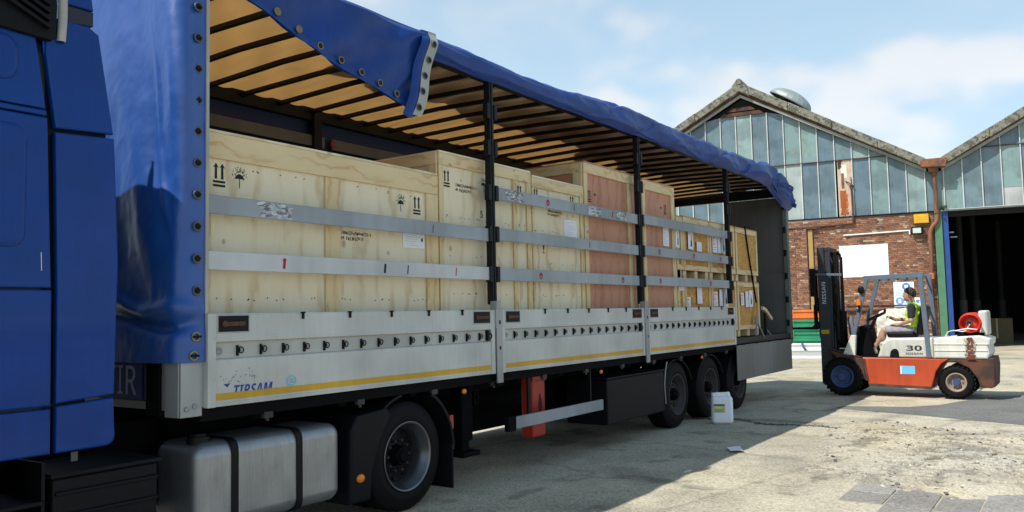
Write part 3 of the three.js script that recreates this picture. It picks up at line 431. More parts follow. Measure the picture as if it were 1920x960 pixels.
    for (let x = x0 + 0.05; x < x1 - 0.14; x += 0.2) part('rope_hook', hookG, x - x0 < 0.1 ? M.galv : M.black, d, { at: [x + (x - x0 < 0.1 ? 0.02 : 0), 1.488, 0.006] });
    part('end_hook', [bx(x1 - 0.135, x1 - 0.105, 1.44, 1.545, 0.006, 0.04, 0.004), new THREE.TorusGeometry(0.026, 0.007, 6, 14).translate(x1 - 0.085, 1.485, 0.03)], M.black, d);
    for (let x = x0 + 0.82; x < x1 - 0.4; x += 0.485) part('edge_clip', clipG, M.black, d, { at: [x, 1.716, 0.030] });
    return d;
  };
  const d1 = panel(0.02, 3.31, 'front dropside with blue lettering above the yellow tape'); panel(3.42, 6.72); panel(6.82, 10.215);
  decal('maker_lettering', 0.66, 0.105, decalM(512, 100, (x, w, h) => { x.clearRect(0, 0, w, h); x.fillStyle = '#26408f'; x.font = 'italic bold 100px sans-serif'; x.save(); x.translate(60, 128); x.scale(0.72, 1.0); x.fillText('TIRSAM', 0, 0); x.restore(); x.beginPath(); x.moveTo(6, 44); x.lineTo(52, 40); x.lineTo(30, 64); x.fill(); x.strokeStyle = '#62b4cb'; x.lineWidth = 8; x.beginPath(); x.arc(462, 62, 32, 0, 7); x.stroke(); x.fillStyle = '#62b4cb'; x.fillRect(446, 48, 30, 10); x.fillRect(452, 66, 30, 10); }), d1, [0.47, 1.2535, 0.0255]);
  decal('scuff_marks', 0.30, 0.16, decalM(256, 128, (x, w, h) => { x.clearRect(0, 0, w, h); const r = rng(3); x.strokeStyle = 'rgba(90,92,92,0.6)'; for (let i = 0; i < 26; i++) { x.lineWidth = 2 + r() * 4; const a = r() * w, b = 40 + r() * 70; x.beginPath(); x.moveTo(a, b); x.lineTo(a + (r() - 0.3) * 30, b + (r() - 0.5) * 30); x.stroke(); } }), d1, [0.27, 1.33, 0.0255]);
  // rear panel folded down on its hinges
  const fd = part('dropside', [bx(10.24, 13.36, 0.50, 1.085, 0.012, 0.032, 0.005), bx(10.235, 13.365, 1.068, 1.090, 0.004, 0.038, 0.006)], M.doorIn.clone(), TR, { label: 'grey rear dropside hanging folded down below the floor' }); fd.material.color.setRGB(0.24, 0.25, 0.235);
  for (let i = 0; i < 5; i++) part('hinge', cyl([10.5 + i * 0.7, 1.09, 0.022], [10.62 + i * 0.7, 1.09, 0.022], 0.016), M.blackMatt, fd);

  // laths between the posts
  const mark = (w, draw) => decalM(512, Math.round(512 * 0.13 / w) || 32, draw);
  const lath = (x0, x1, y, sag, mat, m) => { const l = part('lath', bx(x0, x1, y - 0.065, y + 0.065, -0.030, -0.006, 0.004), mat, TR); l.rotation.z = 0; if (m) for (const [kind, x, c] of m) {
    const w = kind === 'ring' ? 0.085 : kind === 'patch' ? 0.34 : 0.07, h = kind === 'patch' ? 0.118 : 0.085;
    decal(kind === 'patch' ? 'worn_patch' : 'paint_mark', w, h, decalM(128, 128, (g, W, H) => { g.clearRect(0, 0, W, H); const r = rng(x * 97 | 0); if (kind === 'ring') { g.strokeStyle = c; g.lineWidth = 26; g.beginPath(); g.ellipse(W / 2, H / 2, 36, 44, 0, 0, 6.4); g.stroke(); g.fillStyle = c; g.fillRect(50, 40, 34, 22); } else if (kind === 'patch') { for (let i = 0; i < 70; i++) { const q = W * (0.08 + 0.84 * r()), t = H * (0.08 + 0.84 * r()), v = r() < 0.62 ? 168 + r() * 34 : 92 + r() * 34; g.fillStyle = `rgb(${v | 0},${v + 4 | 0},${v + 9 | 0})`; g.beginPath(); g.ellipse(q, t, 3 + r() * 15, 2 + r() * 9, r() * 3, 0, 7); g.fill(); } } else { g.strokeStyle = c; g.lineWidth = kind === 'slash' ? 22 : 44; g.beginPath(); g.moveTo(W * 0.56, 6); g.lineTo(W * 0.42, H - 6); g.stroke(); if (kind === 'tick') { g.lineWidth = 26; g.beginPath(); g.moveTo(W * 0.3, 20); g.lineTo(W * 0.6, 60); g.stroke(); } } }), l, [x, y, -0.0045]); } return l; };
  const red = '#a32036', wine = '#8c2440', blk = '#16161a';
  lath(0.035, 3.29, LV[1] - 0.02, 0, M.lath, [['patch', 0.62, blk], ['slash', 2.42, '#4a525e']]);
  lath(0.035, 3.29, LV[0], 0, M.lathWhite, [['tick', 0.70, red], ['bold', 1.78, blk], ['slash', 2.07, blk], ['slash', 2.75, red]]);
  lath(3.45, 6.70, LV[2], 0, M.lath, [['ring', 4.42, red], ['patch', 3.75, blk], ['patch', 5.5, blk], ['bold', 5.96, wine], ['slash', 5.0, blk], ['patch', 6.2, blk]]);
  lath(3.45, 6.70, LV[1], 0, M.lath, [['slash', 5.35, blk]]);
  lath(3.45, 6.70, LV[0], 0, M.lath, [['ring', 4.24, red], ['ring', 6.20, wine]]);
  lath(6.86, 10.13, LV[2] + 0.02, 0, M.lath); lath(6.86, 10.13, LV[1] + 0.01, 0, M.lath, [['ring', 7.35, wine], ['ring', 8.60, red], ['ring', 9.72, wine]]); lath(6.86, 10.13, LV[0] + 0.01, 0, M.lath, [['ring', 7.35, red], ['ring', 9.25, wine]]);
  // posts
  const PX = [3.365, 6.77, 10.175];
  PX.forEach((x, i) => {
    const p = part('side_post', [bx(x - 0.034, x + 0.034, 1.80, 4.10, -0.075, 0.0, 0.006), bx(x - 0.010, x + 0.010, 1.80, 4.08, -0.005, 0.009, 0.004)], M.post, TR);
    for (const y of LV) part('lath_holder', [bx(x - 0.086, x - 0.036, y - 0.085, y + 0.075, -0.05, 0.012, 0.006), bx(x + 0.036, x + 0.086, y - 0.085, y + 0.075, -0.05, 0.012, 0.006)], M.post, p);
    if (i < 2) { const s = part('post_socket', [bx(x - 0.047, x + 0.047, 1.015, 1.76, 0.030, 0.052, 0.006), bx(x - 0.036, x + 0.036, 1.70, 1.835, -0.04, 0.045, 0.008), bx(x - 0.058, x - 0.044, 1.56, 1.76, 0.0, 0.05, 0.004), bx(x + 0.044, x + 0.058, 1.56, 1.76, 0.0, 0.05, 0.004)], M.galv, TR); part('slot', [bx(x - 0.012, x + 0.012, 1.345, 1.38, 0.05, 0.0545), bx(x - 0.012, x + 0.012, 1.60, 1.64, 0.05, 0.0545)], M.black, s); part('socket_foot', bx(x - 0.04, x + 0.04, 0.99, 1.02, 0.0, 0.05), M.blackMatt, s); }
    else part('post_socket', bx(x + 0.032, x + 0.062, 1.11, 1.75, -0.02, 0.03, 0.004), M.galv, TR);
  });
  // far side: curtain, laths, posts
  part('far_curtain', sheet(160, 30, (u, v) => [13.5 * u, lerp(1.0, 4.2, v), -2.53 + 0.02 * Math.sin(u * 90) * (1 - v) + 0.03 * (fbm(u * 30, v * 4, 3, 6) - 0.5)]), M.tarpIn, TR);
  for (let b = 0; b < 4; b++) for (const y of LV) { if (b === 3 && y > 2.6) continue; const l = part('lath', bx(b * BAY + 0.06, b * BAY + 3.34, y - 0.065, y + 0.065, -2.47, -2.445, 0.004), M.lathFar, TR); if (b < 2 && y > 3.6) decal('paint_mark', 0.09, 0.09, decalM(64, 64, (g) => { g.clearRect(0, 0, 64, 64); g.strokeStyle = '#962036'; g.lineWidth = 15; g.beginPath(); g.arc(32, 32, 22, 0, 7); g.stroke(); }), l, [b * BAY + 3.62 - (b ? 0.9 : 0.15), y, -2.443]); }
  for (const x of [3.2, 6.6, 10.0]) part('side_post', bx(x - 0.06, x + 0.06, 1.2, 4.10, -2.50, -2.40, 0.005), M.post, TR);
  part('far_dropside', bx(0.02, 13.5, 1.1, 1.744, -2.49, -2.46), M.aluPaint, TR);

  // roof: rails, bows and the yellowish translucent sheet
  part('roof_rail', bx(0.0, 13.6, 4.09, 4.17, -0.10, -0.005, 0.006), M.post, TR); part('roof_rail', bx(0.0, 13.6, 4.02, 4.17, -2.52, -2.44, 0.006), M.post, TR);
  part('header', bx(13.50, 13.60, 3.98, 4.16, -2.46, -0.09, 0.006), M.post, TR); part('header', bx(-0.05, 0.03, 4.06, 4.17, -2.44, -0.1, 0.006), M.post, TR);
  const r = rng(14);
  for (let i = 0; i < 29; i++) { const x = 0.30 + i * 0.466 + (r() - 0.5) * 0.03, k = (r() - 0.5) * 0.05; const pts = []; part('roof_bow', [bar([x - k, 4.118, -2.44], [x, 4.135, -1.25], 0.045, 0.045), bar([x, 4.135, -1.25], [x + k, 4.105, -0.10], 0.045, 0.045)], M.post, TR); }
  part('roof_sheet', sheet(340, 36, (u, v) => { const x = -0.1 + 13.65 * u, z = -2.50 + 2.44 * v, ph = (x - 0.30) / 0.466; return [x, 4.172 + 0.035 * Math.sin(Math.PI * v) - 0.020 * Math.pow(Math.sin(ph * Math.PI), 2) + 0.014 * Math.sin(x * 13 + z * 9 + 3 * fbm(x * 2, z * 2, 2, 4)) * (0.4 + fbm(x, z * 2, 2, 9)), z]; }, 13, 2.4), M.roofSheet, TR);

  // the side curtain, thrown up over the roof: a bundle on the edge and a flat fold lying on the sheet
  const edgeW = x => 0.72 + 0.55 * fbm(x * 1.6 + 2, 3, 4, 5) + 0.10 * Math.sin(x * 4.1) + 0.25 * sstep(6.5, 8.5, x) - 0.3 * sstep(10, 13, x);
  const fold = sheet(300, 40, (u, v) => {
    const x = 2.24 + 11.44 * u, tw = sstep(10.6, 13.5, x), rr = 4.10 - 0.40 * Math.pow(sstep(11.6, 13.68, x), 1.3), top = (0.10 + 0.13 * sstep(4.5, 6.5, x)) * (0.85 + 0.3 * fbm(x * 1.3, 1, 3, 31)) + 0.10 * tw - 0.34 * Math.pow(sstep(12.5, 13.68, x), 2);
    const n = 0.05 * (fbm(x * 2.2 + v * 2.5, v * 3 - x * 0.7, 4, 41) - 0.5) + 0.030 * Math.sin(x * 3.1 + v * 5 + 2.2 * fbm(x, v, 2, 3)) * sstep(4, 6, x) * Math.sin(Math.PI * clamp(v * 2.2)) - (0.025 + 0.03 * sstep(8, 12, x)) * Math.pow(1 - Math.abs(Math.sin(x * 2.3 - v * 6 + 2.4 * fbm(x * 0.8, v * 2, 3, 15))), 5) * sstep(4.5, 6, x) * sstep(0, 0.08, v) * sstep(0.8, 0.6, v);
    const q = [[0.0, rr - 0.02], [0.055, rr + 0.03], [0.065 + 0.07 * tw, rr + 0.12], [0.03 + 0.05 * tw, 4.20 + top * 0.8], [-0.06, 4.235 + top], [-0.20, 4.235 + top * 0.8], [-0.36, 4.225], [-0.36 - edgeW(x), 4.215]];
    const t = clamp(v * 7, 0, 6.999), i = Math.floor(t), f = t - i; let z = lerp(q[i][0], q[i + 1][0], sm(f) * 0.5 + f * 0.5), y = lerp(q[i][1], q[i + 1][1], sm(f) * 0.5 + f * 0.5);
    return [x, y + n * (v < 0.03 ? 0.4 : 1) + (v > 0.86 ? 0.01 : 0), z + n * 0.8 * (v < 0.9 ? 1 : 0)];
  }, 12, 1.4);
  part('folded_curtain', fold, M.tarp, TR);
  // gathered tail of the curtain hanging at the rear corner
  part('curtain_tail', nets((x, y, z) => { const p = [x, y, z]; let d = 9; for (let i = 0; i < 5; i++) { const o = i * 0.055; d = smin(d, capsule(p, [12.2 + o, 4.20 - 0.03 * i, 0.03 + 0.03 * Math.sin(i * 2)], [13.55 + o * 0.6, 4.12 - 0.08 * i, 0.05 + 0.04 * Math.cos(i * 2)], 0.05, 0.065), 0.025); d = smin(d, capsule(p, [13.5 + o * 0.6, 4.14 - 0.06 * i, 0.05], [13.76 - 0.03 * i, 3.86 - 0.022 * i, 0.02 + 0.03 * i], 0.065, 0.04), 0.03); } d = smin(d, capsule(p, [13.25, 4.30, -0.30], [13.82, 4.06, -0.10], 0.10, 0.06), 0.05); const w = Math.sin(y * 42 + z * 30 + x * 15 + 3 * fbm3(x * 3, y * 3, z * 3, 2, 8)); return d + 0.022 * (Math.abs(w) - 0.6) + 0.022 * (fbm3(x * 9, y * 9, z * 9, 3, 4) - 0.5); }, [12.0, 3.60, -0.5], [14.05, 4.5, 0.25], 0.016), M.tarp, TR);
  // the loose front part of the curtain: a three-cornered flap in bay one
  const low = x => 4.06 - 0.272 * (x + 0.0) + 0.018 * Math.sin(x * 4);
  const flap = sheet(170, 70, (u, v) => { const x0 = lerp(0.035, 2.02, u), b = low(x0), y = lerp(b, 4.35, v), x = x0 + 0.32 * u * v; const fan = Math.atan2(4.5 - y, 2.9 - x); const d = 0.026 * Math.sin(x * 8 + (4.4 - y) * 10 + 2 * fbm(x * 2, y * 2, 2, 6)) * sstep(0.0, 0.5, u) * (1 - v * 0.6) + 0.035 * (fbm(x * 2.4, y * 2.4, 3, 9) - 0.5) + 0.042 * Math.pow(Math.abs(Math.sin(fan * 11 + 1.5 * fbm(x * 3, y * 3, 2, 12))), 3) * u * u; return [x, y, 0.050 + d * (1 - sstep(0.9, 1, v) * 0.7) - 0.10 * Math.pow(sstep(0.86, 1, v), 1.5)]; }, 2.4, 1);
  const fl = part('curtain_flap', flap, M.tarp, TR);
  part('flap_hem', sheet(120, 2, (u, v) => { const x = lerp(0.035, 2.02, u); return [x, low(x) + 0.06 * v - 0.004, 0.075 + 0.012 * Math.sin(x * 5) - 0.006 * v]; }, 2.2, 0.1), M.tarp, fl);
  for (let i = 0; i < 9; i++) { const x = 0.13 + i * 0.215, e = part('eyelet', ring, M.brass, fl, { at: [x, low(x) + 0.055, 0.087 + 0.012 * Math.sin(x * 5)] }); e.scale.set(0.95, 0.95, 0.8); part('eyelet_hole', eyeB, [0, 2, 3].includes(i) ? M.card : M.black, e); }
  const strip = part('curtain_end_strip', sheet(8, 60, (u, v) => { const y = lerp(3.465, 4.315, v), x = lerp(1.90, 2.215, v) + 0.15 * u + 0.012 * Math.sin(v * 7); return [x, y - 0.03 * sstep(0.12, 0, v) * Math.sin(u * 3.14), 0.105 + 0.018 * Math.sin(u * 3.1) + 0.012 * Math.sin(v * 9) - 0.07 * Math.pow(sstep(0.80, 1, v), 1.5)]; }, 0.2, 1), M.tarp, TR);
  part('grey_strip', sheet(6, 60, (u, v) => { const y = lerp(3.47, 4.318, v), x = lerp(2.01, 2.30, v) + 0.115 * u + 0.012 * Math.sin(v * 7); return [x, y, 0.126 + 0.012 * Math.sin(v * 9) - 0.07 * Math.pow(sstep(0.80, 1, v), 1.5)]; }, 0.1, 1), M.tarpStrip, strip);
  for (let i = 0; i < 5; i++) { const v = 0.09 + i * 0.185; const e = part('eyelet', ring, M.eyelet, strip, { at: [lerp(2.055, 2.345, v), lerp(3.47, 4.315, v), 0.134 + 0.012 * Math.sin(v * 9)] }); part('eyelet_hole', eyeB, M.black, e); }

  // rear frame and the closed door leaf
  part('rear_post', [bx(13.49, 13.60, 1.02, 4.10, -0.085, 0.005, 0.008)], M.galv.clone(), TR).material.color.setRGB(0.17, 0.20, 0.19); part('rear_post', bx(13.49, 13.60, 1.02, 4.10, -2.52, -2.43, 0.008), M.galv, TR);
  const door = part('rear_door', [bx(13.55, 13.585, 1.20, 3.97, -1.24, -0.09, 0.006), bx(13.54, 13.552, 3.78, 3.80, -1.22, -0.1)], M.doorIn, TR);
  for (let i = 0; i < 6; i++) part('hinge', bx(13.44, 13.492, 1.35 + i * 0.47, 1.47 + i * 0.47, -0.07, -0.02, 0.008), M.black, door);
  part('rear_sill', bx(13.48, 13.60, 0.98, 1.20, -2.46, -0.02, 0.008), M.blackMatt, TR);
  part('rear_bumper', bx(13.40, 13.52, 0.45, 0.58, -2.3, -0.2, 0.01), M.blackMatt, TR);

  // under the floor
  for (const x of [7.93, 9.23, 10.53]) { wheel(TR, x, 0.48, -0.24, 0.48, 0.36, 0.285, 0.12, 1, M.rimDirty); wheel(TR, x, 0.48, -2.27, 0.48, 0.36, 0.285, 0.12, -1, M.rimDirty); part('axle', cyl([x, 0.48, -0.4], [x, 0.48, -2.1], 0.075), M.blackMatt, TR); }
  for (const x of [7.93, 9.23, 10.53]) { const s = new THREE.Shape(); for (let i = 0; i <= 16; i++) { const a = lerp(R(20), R(160), i / 16); const X = x + Math.cos(a) * 0.58, Y = 0.48 + Math.sin(a) * 0.52; i ? s.lineTo(X, Y) : s.moveTo(X, Y); } for (let i = 16; i >= 0; i--) { const a = lerp(R(20), R(160), i / 16); s.lineTo(x + Math.cos(a) * 0.56, 0.48 + Math.sin(a) * 0.50); } part('mudguard', ext(s, -0.46, -0.06, 0.003), M.plastic, TR); }
  part('wheel_arch_edge', tube([[7.50, 0.98, -0.02], [7.44, 0.86, -0.02], [7.40, 0.66, -0.02], [7.42, 0.40, -0.02]], 0.010), M.galv, TR);
  part('tool_box', [bx(5.72, 7.40, 0.30, 0.86, -0.62, -0.025, 0.02), bx(5.70, 7.42, 0.86, 0.885, -0.64, -0.01, 0.008)], M.plastic, TR);
  const sg = part('side_guard', bx(3.70, 5.57, 0.515, 0.640, -0.035, 0.0, 0.006), M.lath, TR); part('guard_end', bx(3.56, 3.70, 0.50, 0.65, -0.06, 0.0, 0.01), M.blackMatt, sg); part('guard_bracket', bx(3.98, 4.03, 0.55, 1.02, -0.06, -0.037), M.plastic, sg); part('guard_bracket', bx(5.32, 5.345, 0.55, 1.02, -0.06, -0.037), M.plastic, sg);
  const ex = part('extinguisher_box', [bx(4.45, 4.72, 0.30, 1.0, -0.46, -0.29, 0.03), bx(4.44, 4.73, 0.93, 1.0, -0.47, -0.28, 0.012)], M.extRed, TR); decal('flame_symbol', 0.12, 0.26, decalM(64, 128, (g, w, h) => { g.clearRect(0, 0, w, h); g.fillStyle = '#3a1210'; g.beginPath(); g.moveTo(32, 4); g.quadraticCurveTo(60, 70, 50, 100); g.quadraticCurveTo(32, 130, 14, 100); g.quadraticCurveTo(4, 70, 32, 4); g.fill(); }), ex, [4.60, 0.68, -0.2865]);
  for (const z of [-0.42, -2.1]) part('landing_leg', [bx(3.22, 3.40, 0.42, 1.05, z - 0.08, z + 0.08, 0.01), bx(3.25, 3.37, 0.32, 0.5, z - 0.055, z + 0.055, 0.01), bx(3.18, 3.46, 0.27, 0.32, z - 0.13, z + 0.13, 0.01)], M.blackMatt, TR);
  for (const x of [2.84, 5.54, 8.76]) part('marker_lamp', [new THREE.SphereGeometry(0.032, 12, 8).scale(1, 0.8, 0.6).translate(x, 0.975, -0.005)], M.amber, TR);
  part('far_side_box', bx(4.0, 6.75, 0.13, 1.0, -2.46, -1.95, 0.02), M.plastic, TR); part('far_side_box', bx(7.05, 7.40, 0.36, 1.0, -2.46, -1.95, 0.02), M.plastic, TR); part('far_side_skirt', bx(6.8, 7.1, 0.42, 1.0, -2.46, -2.42, 0.01), M.plastic, TR); part('spare_wheel', (() => { const g = new THREE.TorusGeometry(0.36, 0.12, 12, 32); g.rotateX(Math.PI / 2); g.translate(5.2, 0.72, -1.2); return g; })(), M.rubber, TR);
  part('air_reservoir', [cyl([4.9, 0.80, -1.25], [6.4, 0.80, -1.25], 0.16, 0.16, 20)], M.blackMatt, TR);
  part('chain', Array.from({ length: 3 }, (_, i) => new THREE.TorusGeometry(0.026, 0.007, 6, 12).rotateY(i % 2 * 1.57).translate(3.10, 0.94 - i * 0.045, -0.06)), M.blackMatt, TR);
}

// ------------------------------------------------------------------ packing crates on the trailer
const inkDraw = {
  arrows: (g, W, H) => { g.fillStyle = '#15150f'; for (const c of [0.27, 0.73]) { g.beginPath(); g.moveTo(W * c, 2); g.lineTo(W * (c + 0.19), H * 0.20); g.lineTo(W * (c + 0.075), H * 0.17); g.lineTo(W * (c + 0.085), H * 0.66); g.lineTo(W * (c - 0.085), H * 0.66); g.lineTo(W * (c - 0.075), H * 0.17); g.lineTo(W * (c - 0.19), H * 0.20); g.fill(); } g.fillRect(W * 0.06, H * 0.73, W * 0.88, H * 0.09); g.fillRect(W * 0.06, H * 0.89, W * 0.88, H * 0.09); },
  umbrella: (g, W, H) => { g.fillStyle = '#191912'; g.beginPath(); g.moveTo(W * 0.18, H * 0.56); g.quadraticCurveTo(W * 0.28, H * 0.36, W * 0.5, H * 0.33); g.quadraticCurveTo(W * 0.72, H * 0.36, W * 0.84, H * 0.56); g.quadraticCurveTo(W * 0.5, H * 0.52, W * 0.18, H * 0.56); g.fill(); g.fillRect(W * 0.48, H * 0.5, W * 0.04, H * 0.45); const r = rng(6); for (let i = 0; i < 34; i++) { const a = r() * Math.PI, d = 0.2 + r() * 0.28; g.save(); g.translate(W * (0.5 + Math.cos(a) * d), H * (0.42 - Math.sin(a) * d * 0.85)); g.rotate(0.5); g.fillRect(-2, -6, 4, 11); g.restore(); } },
  glass: (g, W, H) => { g.fillStyle = '#191912'; g.beginPath(); g.moveTo(W * 0.3, 4); g.lineTo(W * 0.7, 4); g.lineTo(W * 0.62, H * 0.5); g.lineTo(W * 0.54, H * 0.56); g.lineTo(W * 0.54, H * 0.82); g.lineTo(W * 0.76, H * 0.92); g.lineTo(W * 0.24, H * 0.92); g.lineTo(W * 0.46, H * 0.82); g.lineTo(W * 0.46, H * 0.56); g.lineTo(W * 0.38, H * 0.5); g.fill(); },
  five: (g, W, H) => { g.fillStyle = '#191912'; g.font = `bold ${H}px monospace`; g.textAlign = 'center'; g.fillText('5', W / 2, H * 0.88); },
  dot: (g, W, H) => { g.fillStyle = '#241a16'; g.beginPath(); g.ellipse(W / 2, H / 2, W * 0.4, H * 0.3, 0.3, 0, 7); g.fill(); },
  stencil: (g, W, H) => { g.fillStyle = 'rgba(30,30,24,0.9)'; const r = rng(4); for (let l = 0; l < 2; l++) for (let i = 0; i < (l ? 13 : 18); i++) { if (r() < 0.12) continue; const x = 4 + i * W / 18.5, y = H * (0.06 + 0.52 * l), w = W / 30, h = H * 0.36; for (let k = 0; k < 3; k++) r() < 0.6 ? g.fillRect(x, y + k * h * 0.4, w, h * 0.2) : g.fillRect(x + (r() < 0.5 ? 0 : w * 0.7), y + r() * h * 0.3, w * 0.4, h * 0.7); } },
};
const inkM = Object.fromEntries(Object.entries(inkDraw).map(([k, f]) => [k, decalM(128, k === 'stencil' ? 64 : 160, (g, W, H) => { g.clearRect(0, 0, W, H); f(g, W, H); })]));
function docMat(seed, kind) { return std({ roughness: 0.65, map: canvasTex(96, 96, (g, W, H) => { const r = rng(seed); g.fillStyle = '#e3e4ec'; g.fillRect(0, 0, W, H); if (kind === 'red') { g.strokeStyle = '#c2707c'; g.lineWidth = 5; g.strokeRect(12, 14, 40, 40); g.fillStyle = '#cf8a94'; for (let i = 0; i < 6; i++) g.fillRect(14, 18 + i * 12, 20 + r() * 50, 5); } else if (kind === 'bottle') { g.fillStyle = '#26303f'; g.beginPath(); g.moveTo(52, 24); g.lineTo(62, 24); g.lineTo(64, 44); g.lineTo(72, 56); g.lineTo(72, 82); g.lineTo(44, 82); g.lineTo(44, 56); g.lineTo(52, 44); g.fill(); g.fillStyle = '#a9aebd'; g.fillRect(8, 14, 30, 4); } else { g.fillStyle = '#b4b7c6'; for (let i = 0; i < 9; i++) g.fillRect(10, 12 + i * 9, 25 + r() * 48, 2); if (kind === 'mark') { g.fillStyle = '#3a3d48'; g.fillRect(80, 52, 9, 14); } } }) }); }
const paperDocs = { plain: docMat(1), mark: docMat(2, 'mark'), red: docMat(3, 'red'), bottle: docMat(4, 'bottle') };

function crate(label, group, o) {
  const { x0, x1, y0, y1, zf = -0.15, depth, skin, top = 0.12, bottom = 0.10, battens, side = 0.09, prints = [], papers = [], skid = true, nails = 0 } = o, zb = zf - depth, t = 0.022;
  const c = thing('packing_crate', label, 'crate', [(x0 + x1) / 2, y0 - (skid ? 0.12 : 0), (zf + zb) / 2], 0, group), ox = (x0 + x1) / 2, oy = y0 - (skid ? 0.12 : 0), oz = (zf + zb) / 2, r = rng(x0 * 1000 | 0);
  const B = (n, a, b, e, f, g, h, m, turn, rad = 0.004) => { const k = bx(a, b, e, f, g, h, rad, turn, r() * 3); k.translate(-ox, -oy, -oz); return part(n, k, m, c); };
  const vert = skin === M.osb ? false : true;
  B('front_panel', x0 + 0.01, x1 - 0.01, y0 + 0.01, y1 - 0.02, zf - 0.014, zf, skin, vert, 0);
  B('side_panel', x0 + 0.008, x0 + 0.022, y0 + 0.01, y1 - 0.02, zb + 0.02, zf - 0.016, skin, vert, 0); B('side_panel', x1 - 0.022, x1 - 0.008, y0 + 0.01, y1 - 0.02, zb + 0.02, zf - 0.016, skin, vert, 0);
  B('back_panel', x0 + 0.01, x1 - 0.01, y0 + 0.01, y1 - 0.02, zb, zb + 0.014, skin, vert, 0); B('lid', x0 + 0.004, x1 - 0.004, y1 - 0.019, y1, zb, zf + t - 0.002, skin, false, 0);
  B('top_rail', x0, x1, y1 - 0.02 - top, y1 - 0.021, zf + 0.0005, zf + t, M.pine, false); B('bottom_rail', x0, x1, y0, y0 + bottom, zf + 0.0005, zf + t, M.pine, false);
  for (const [a, b] of battens) B('batten', a, b, y0 + bottom + 0.001, y1 - 0.021 - top - 0.001, zf + 0.0005, zf + t - 0.002, M.pine, true);
  // framing on the left end, seen where the neighbour is lower
  B('end_rail', x0 - 0.02, x0 + 0.007, y1 - 0.02 - top, y1 - 0.021, zb, zf - 0.002, M.pine, false); B('end_batten', x0 - 0.018, x0 + 0.007, y0, y1 - 0.022 - top, zf - side - 0.02, zf - 0.003, M.pine, true); B('end_batten', x0 - 0.018, x0 + 0.007, y0, y1 - 0.022 - top, zb, zb + side, M.pine, true);
  if (skid) { const n = 3; for (let i = 0; i < n; i++) { const xx = lerp(x0 + 0.02, x1 - 0.14, i / (n - 1)); B('skid', xx, xx + 0.12, y0 - 0.12, y0 - 0.001, zb + 0.03, zf - 0.01, M.pine, false); } }
  if (nails) { const g = []; for (let i = 0; i < nails; i++) g.push(cyl([0, 0, 0], [0, 0, 0.003], 0.006, 0.005, 6).translate(lerp(x0 + 0.05, x1 - 0.05, r()) - ox, [lerp(y0 + 0.2, y1 - 0.25, Math.round(r() * 4) / 4)][0] - oy + (r() - 0.5) * 0.02, zf - oz)); part('nail_heads', g, M.rustDark, c, { kind: 'stuff' }); }
  for (const [k, x, y, w, h] of prints) decal('stencil_mark', w, h, inkM[k], c, [x - ox, y - oy, zf + 0.0025 - oz]);
  papers.forEach(([k, x, y, w, h, z = t + 0.003], i) => { const m = part('paper_label', sheet(6, 6, (u, v) => [(u - 0.5) * w, (v - 0.5) * h, 0.003 * Math.sin(u * 4 + i) * v]), paperDocs[k], c, { at: [x - ox, y - oy, zf + z - oz] }); m.rotation.z = (hash(i, x * 100 | 0) - 0.5) * 0.05; });
  return c;
}
crate('long pale plywood crate behind the front dropside, nearest to the cab', null, { x0: 0.10, x1: 2.645, y0: 1.33, y1: 3.055, depth: 1.5, skin: M.ply, top: 0.185, battens: [[0.10, 0.155], [1.225, 1.395], [2.475, 2.645]], nails: 90, prints: [['arrows', 0.232, 2.735, 0.115, 0.175], ['umbrella', 0.405, 2.735, 0.13, 0.17], ['arrows', 2.36, 2.722, 0.115, 0.175], ['umbrella', 2.14, 2.722, 0.13, 0.17], ['stencil', 1.58, 2.382, 0.37, 0.085]], papers: [['mark', 2.31, 2.425, 0.297, 0.205, 0.004]] });
crate('tall pale plywood crate with black 5 and two panels, right of the long crate', null, { x0: 2.665, x1: 4.265, y0: 1.33, y1: 3.29, depth: 1.9, skin: M.ply, top: 0.115, side: 0.10, battens: [[2.665, 2.735], [3.915, 3.985], [4.18, 4.265]], nails: 44, prints: [['arrows', 2.80, 3.03, 0.11, 0.17], ['stencil', 3.11, 2.96, 0.36, 0.09], ['umbrella', 3.40, 3.035, 0.13, 0.16], ['five', 3.36, 2.73, 0.07, 0.095], ['arrows', 4.06, 3.03, 0.11, 0.165]] });
crate('pale plywood crate with white paper, between the tall crate and the reddish ones', null, { x0: 4.285, x1: 5.435, y0: 1.33, y1: 3.255, depth: 1.8, skin: M.ply, top: 0.115, battens: [[4.285, 4.325], [5.36, 5.435]], nails: 30, prints: [['arrows', 4.39, 3.03, 0.11, 0.165], ['arrows', 5.19, 3.03, 0.11, 0.165], ['stencil', 4.80, 2.86, 0.35, 0.075], ['glass', 4.53, 2.43, 0.085, 0.11]], papers: [['plain', 5.14, 2.705, 0.297, 0.21, 0.004]] });
crate('wider reddish plywood crate with two front panels, standing left of the second post', null, { x0: 5.465, x1: 7.04, y0: 1.33, y1: 3.585, depth: 1.9, skin: M.redply, top: 0.125, side: 0.11, battens: [[5.465, 5.555], [6.655, 6.76], [6.90, 7.04]], prints: [['arrows', 5.62, 3.16, 0.10, 0.16], ['dot', 5.77, 3.19, 0.06, 0.05]] });
crate('narrower reddish plywood crate with white paper, right of the second post', null, { x0: 7.11, x1: 8.21, y0: 1.33, y1: 3.57, depth: 1.7, skin: M.redply, top: 0.13, battens: [[7.11, 7.20], [8.09, 8.21]], prints: [['arrows', 7.90, 3.20, 0.10, 0.16], ['dot', 7.76, 3.21, 0.06, 0.05]], papers: [['plain', 7.90, 2.80, 0.21, 0.297, 0.004]] });
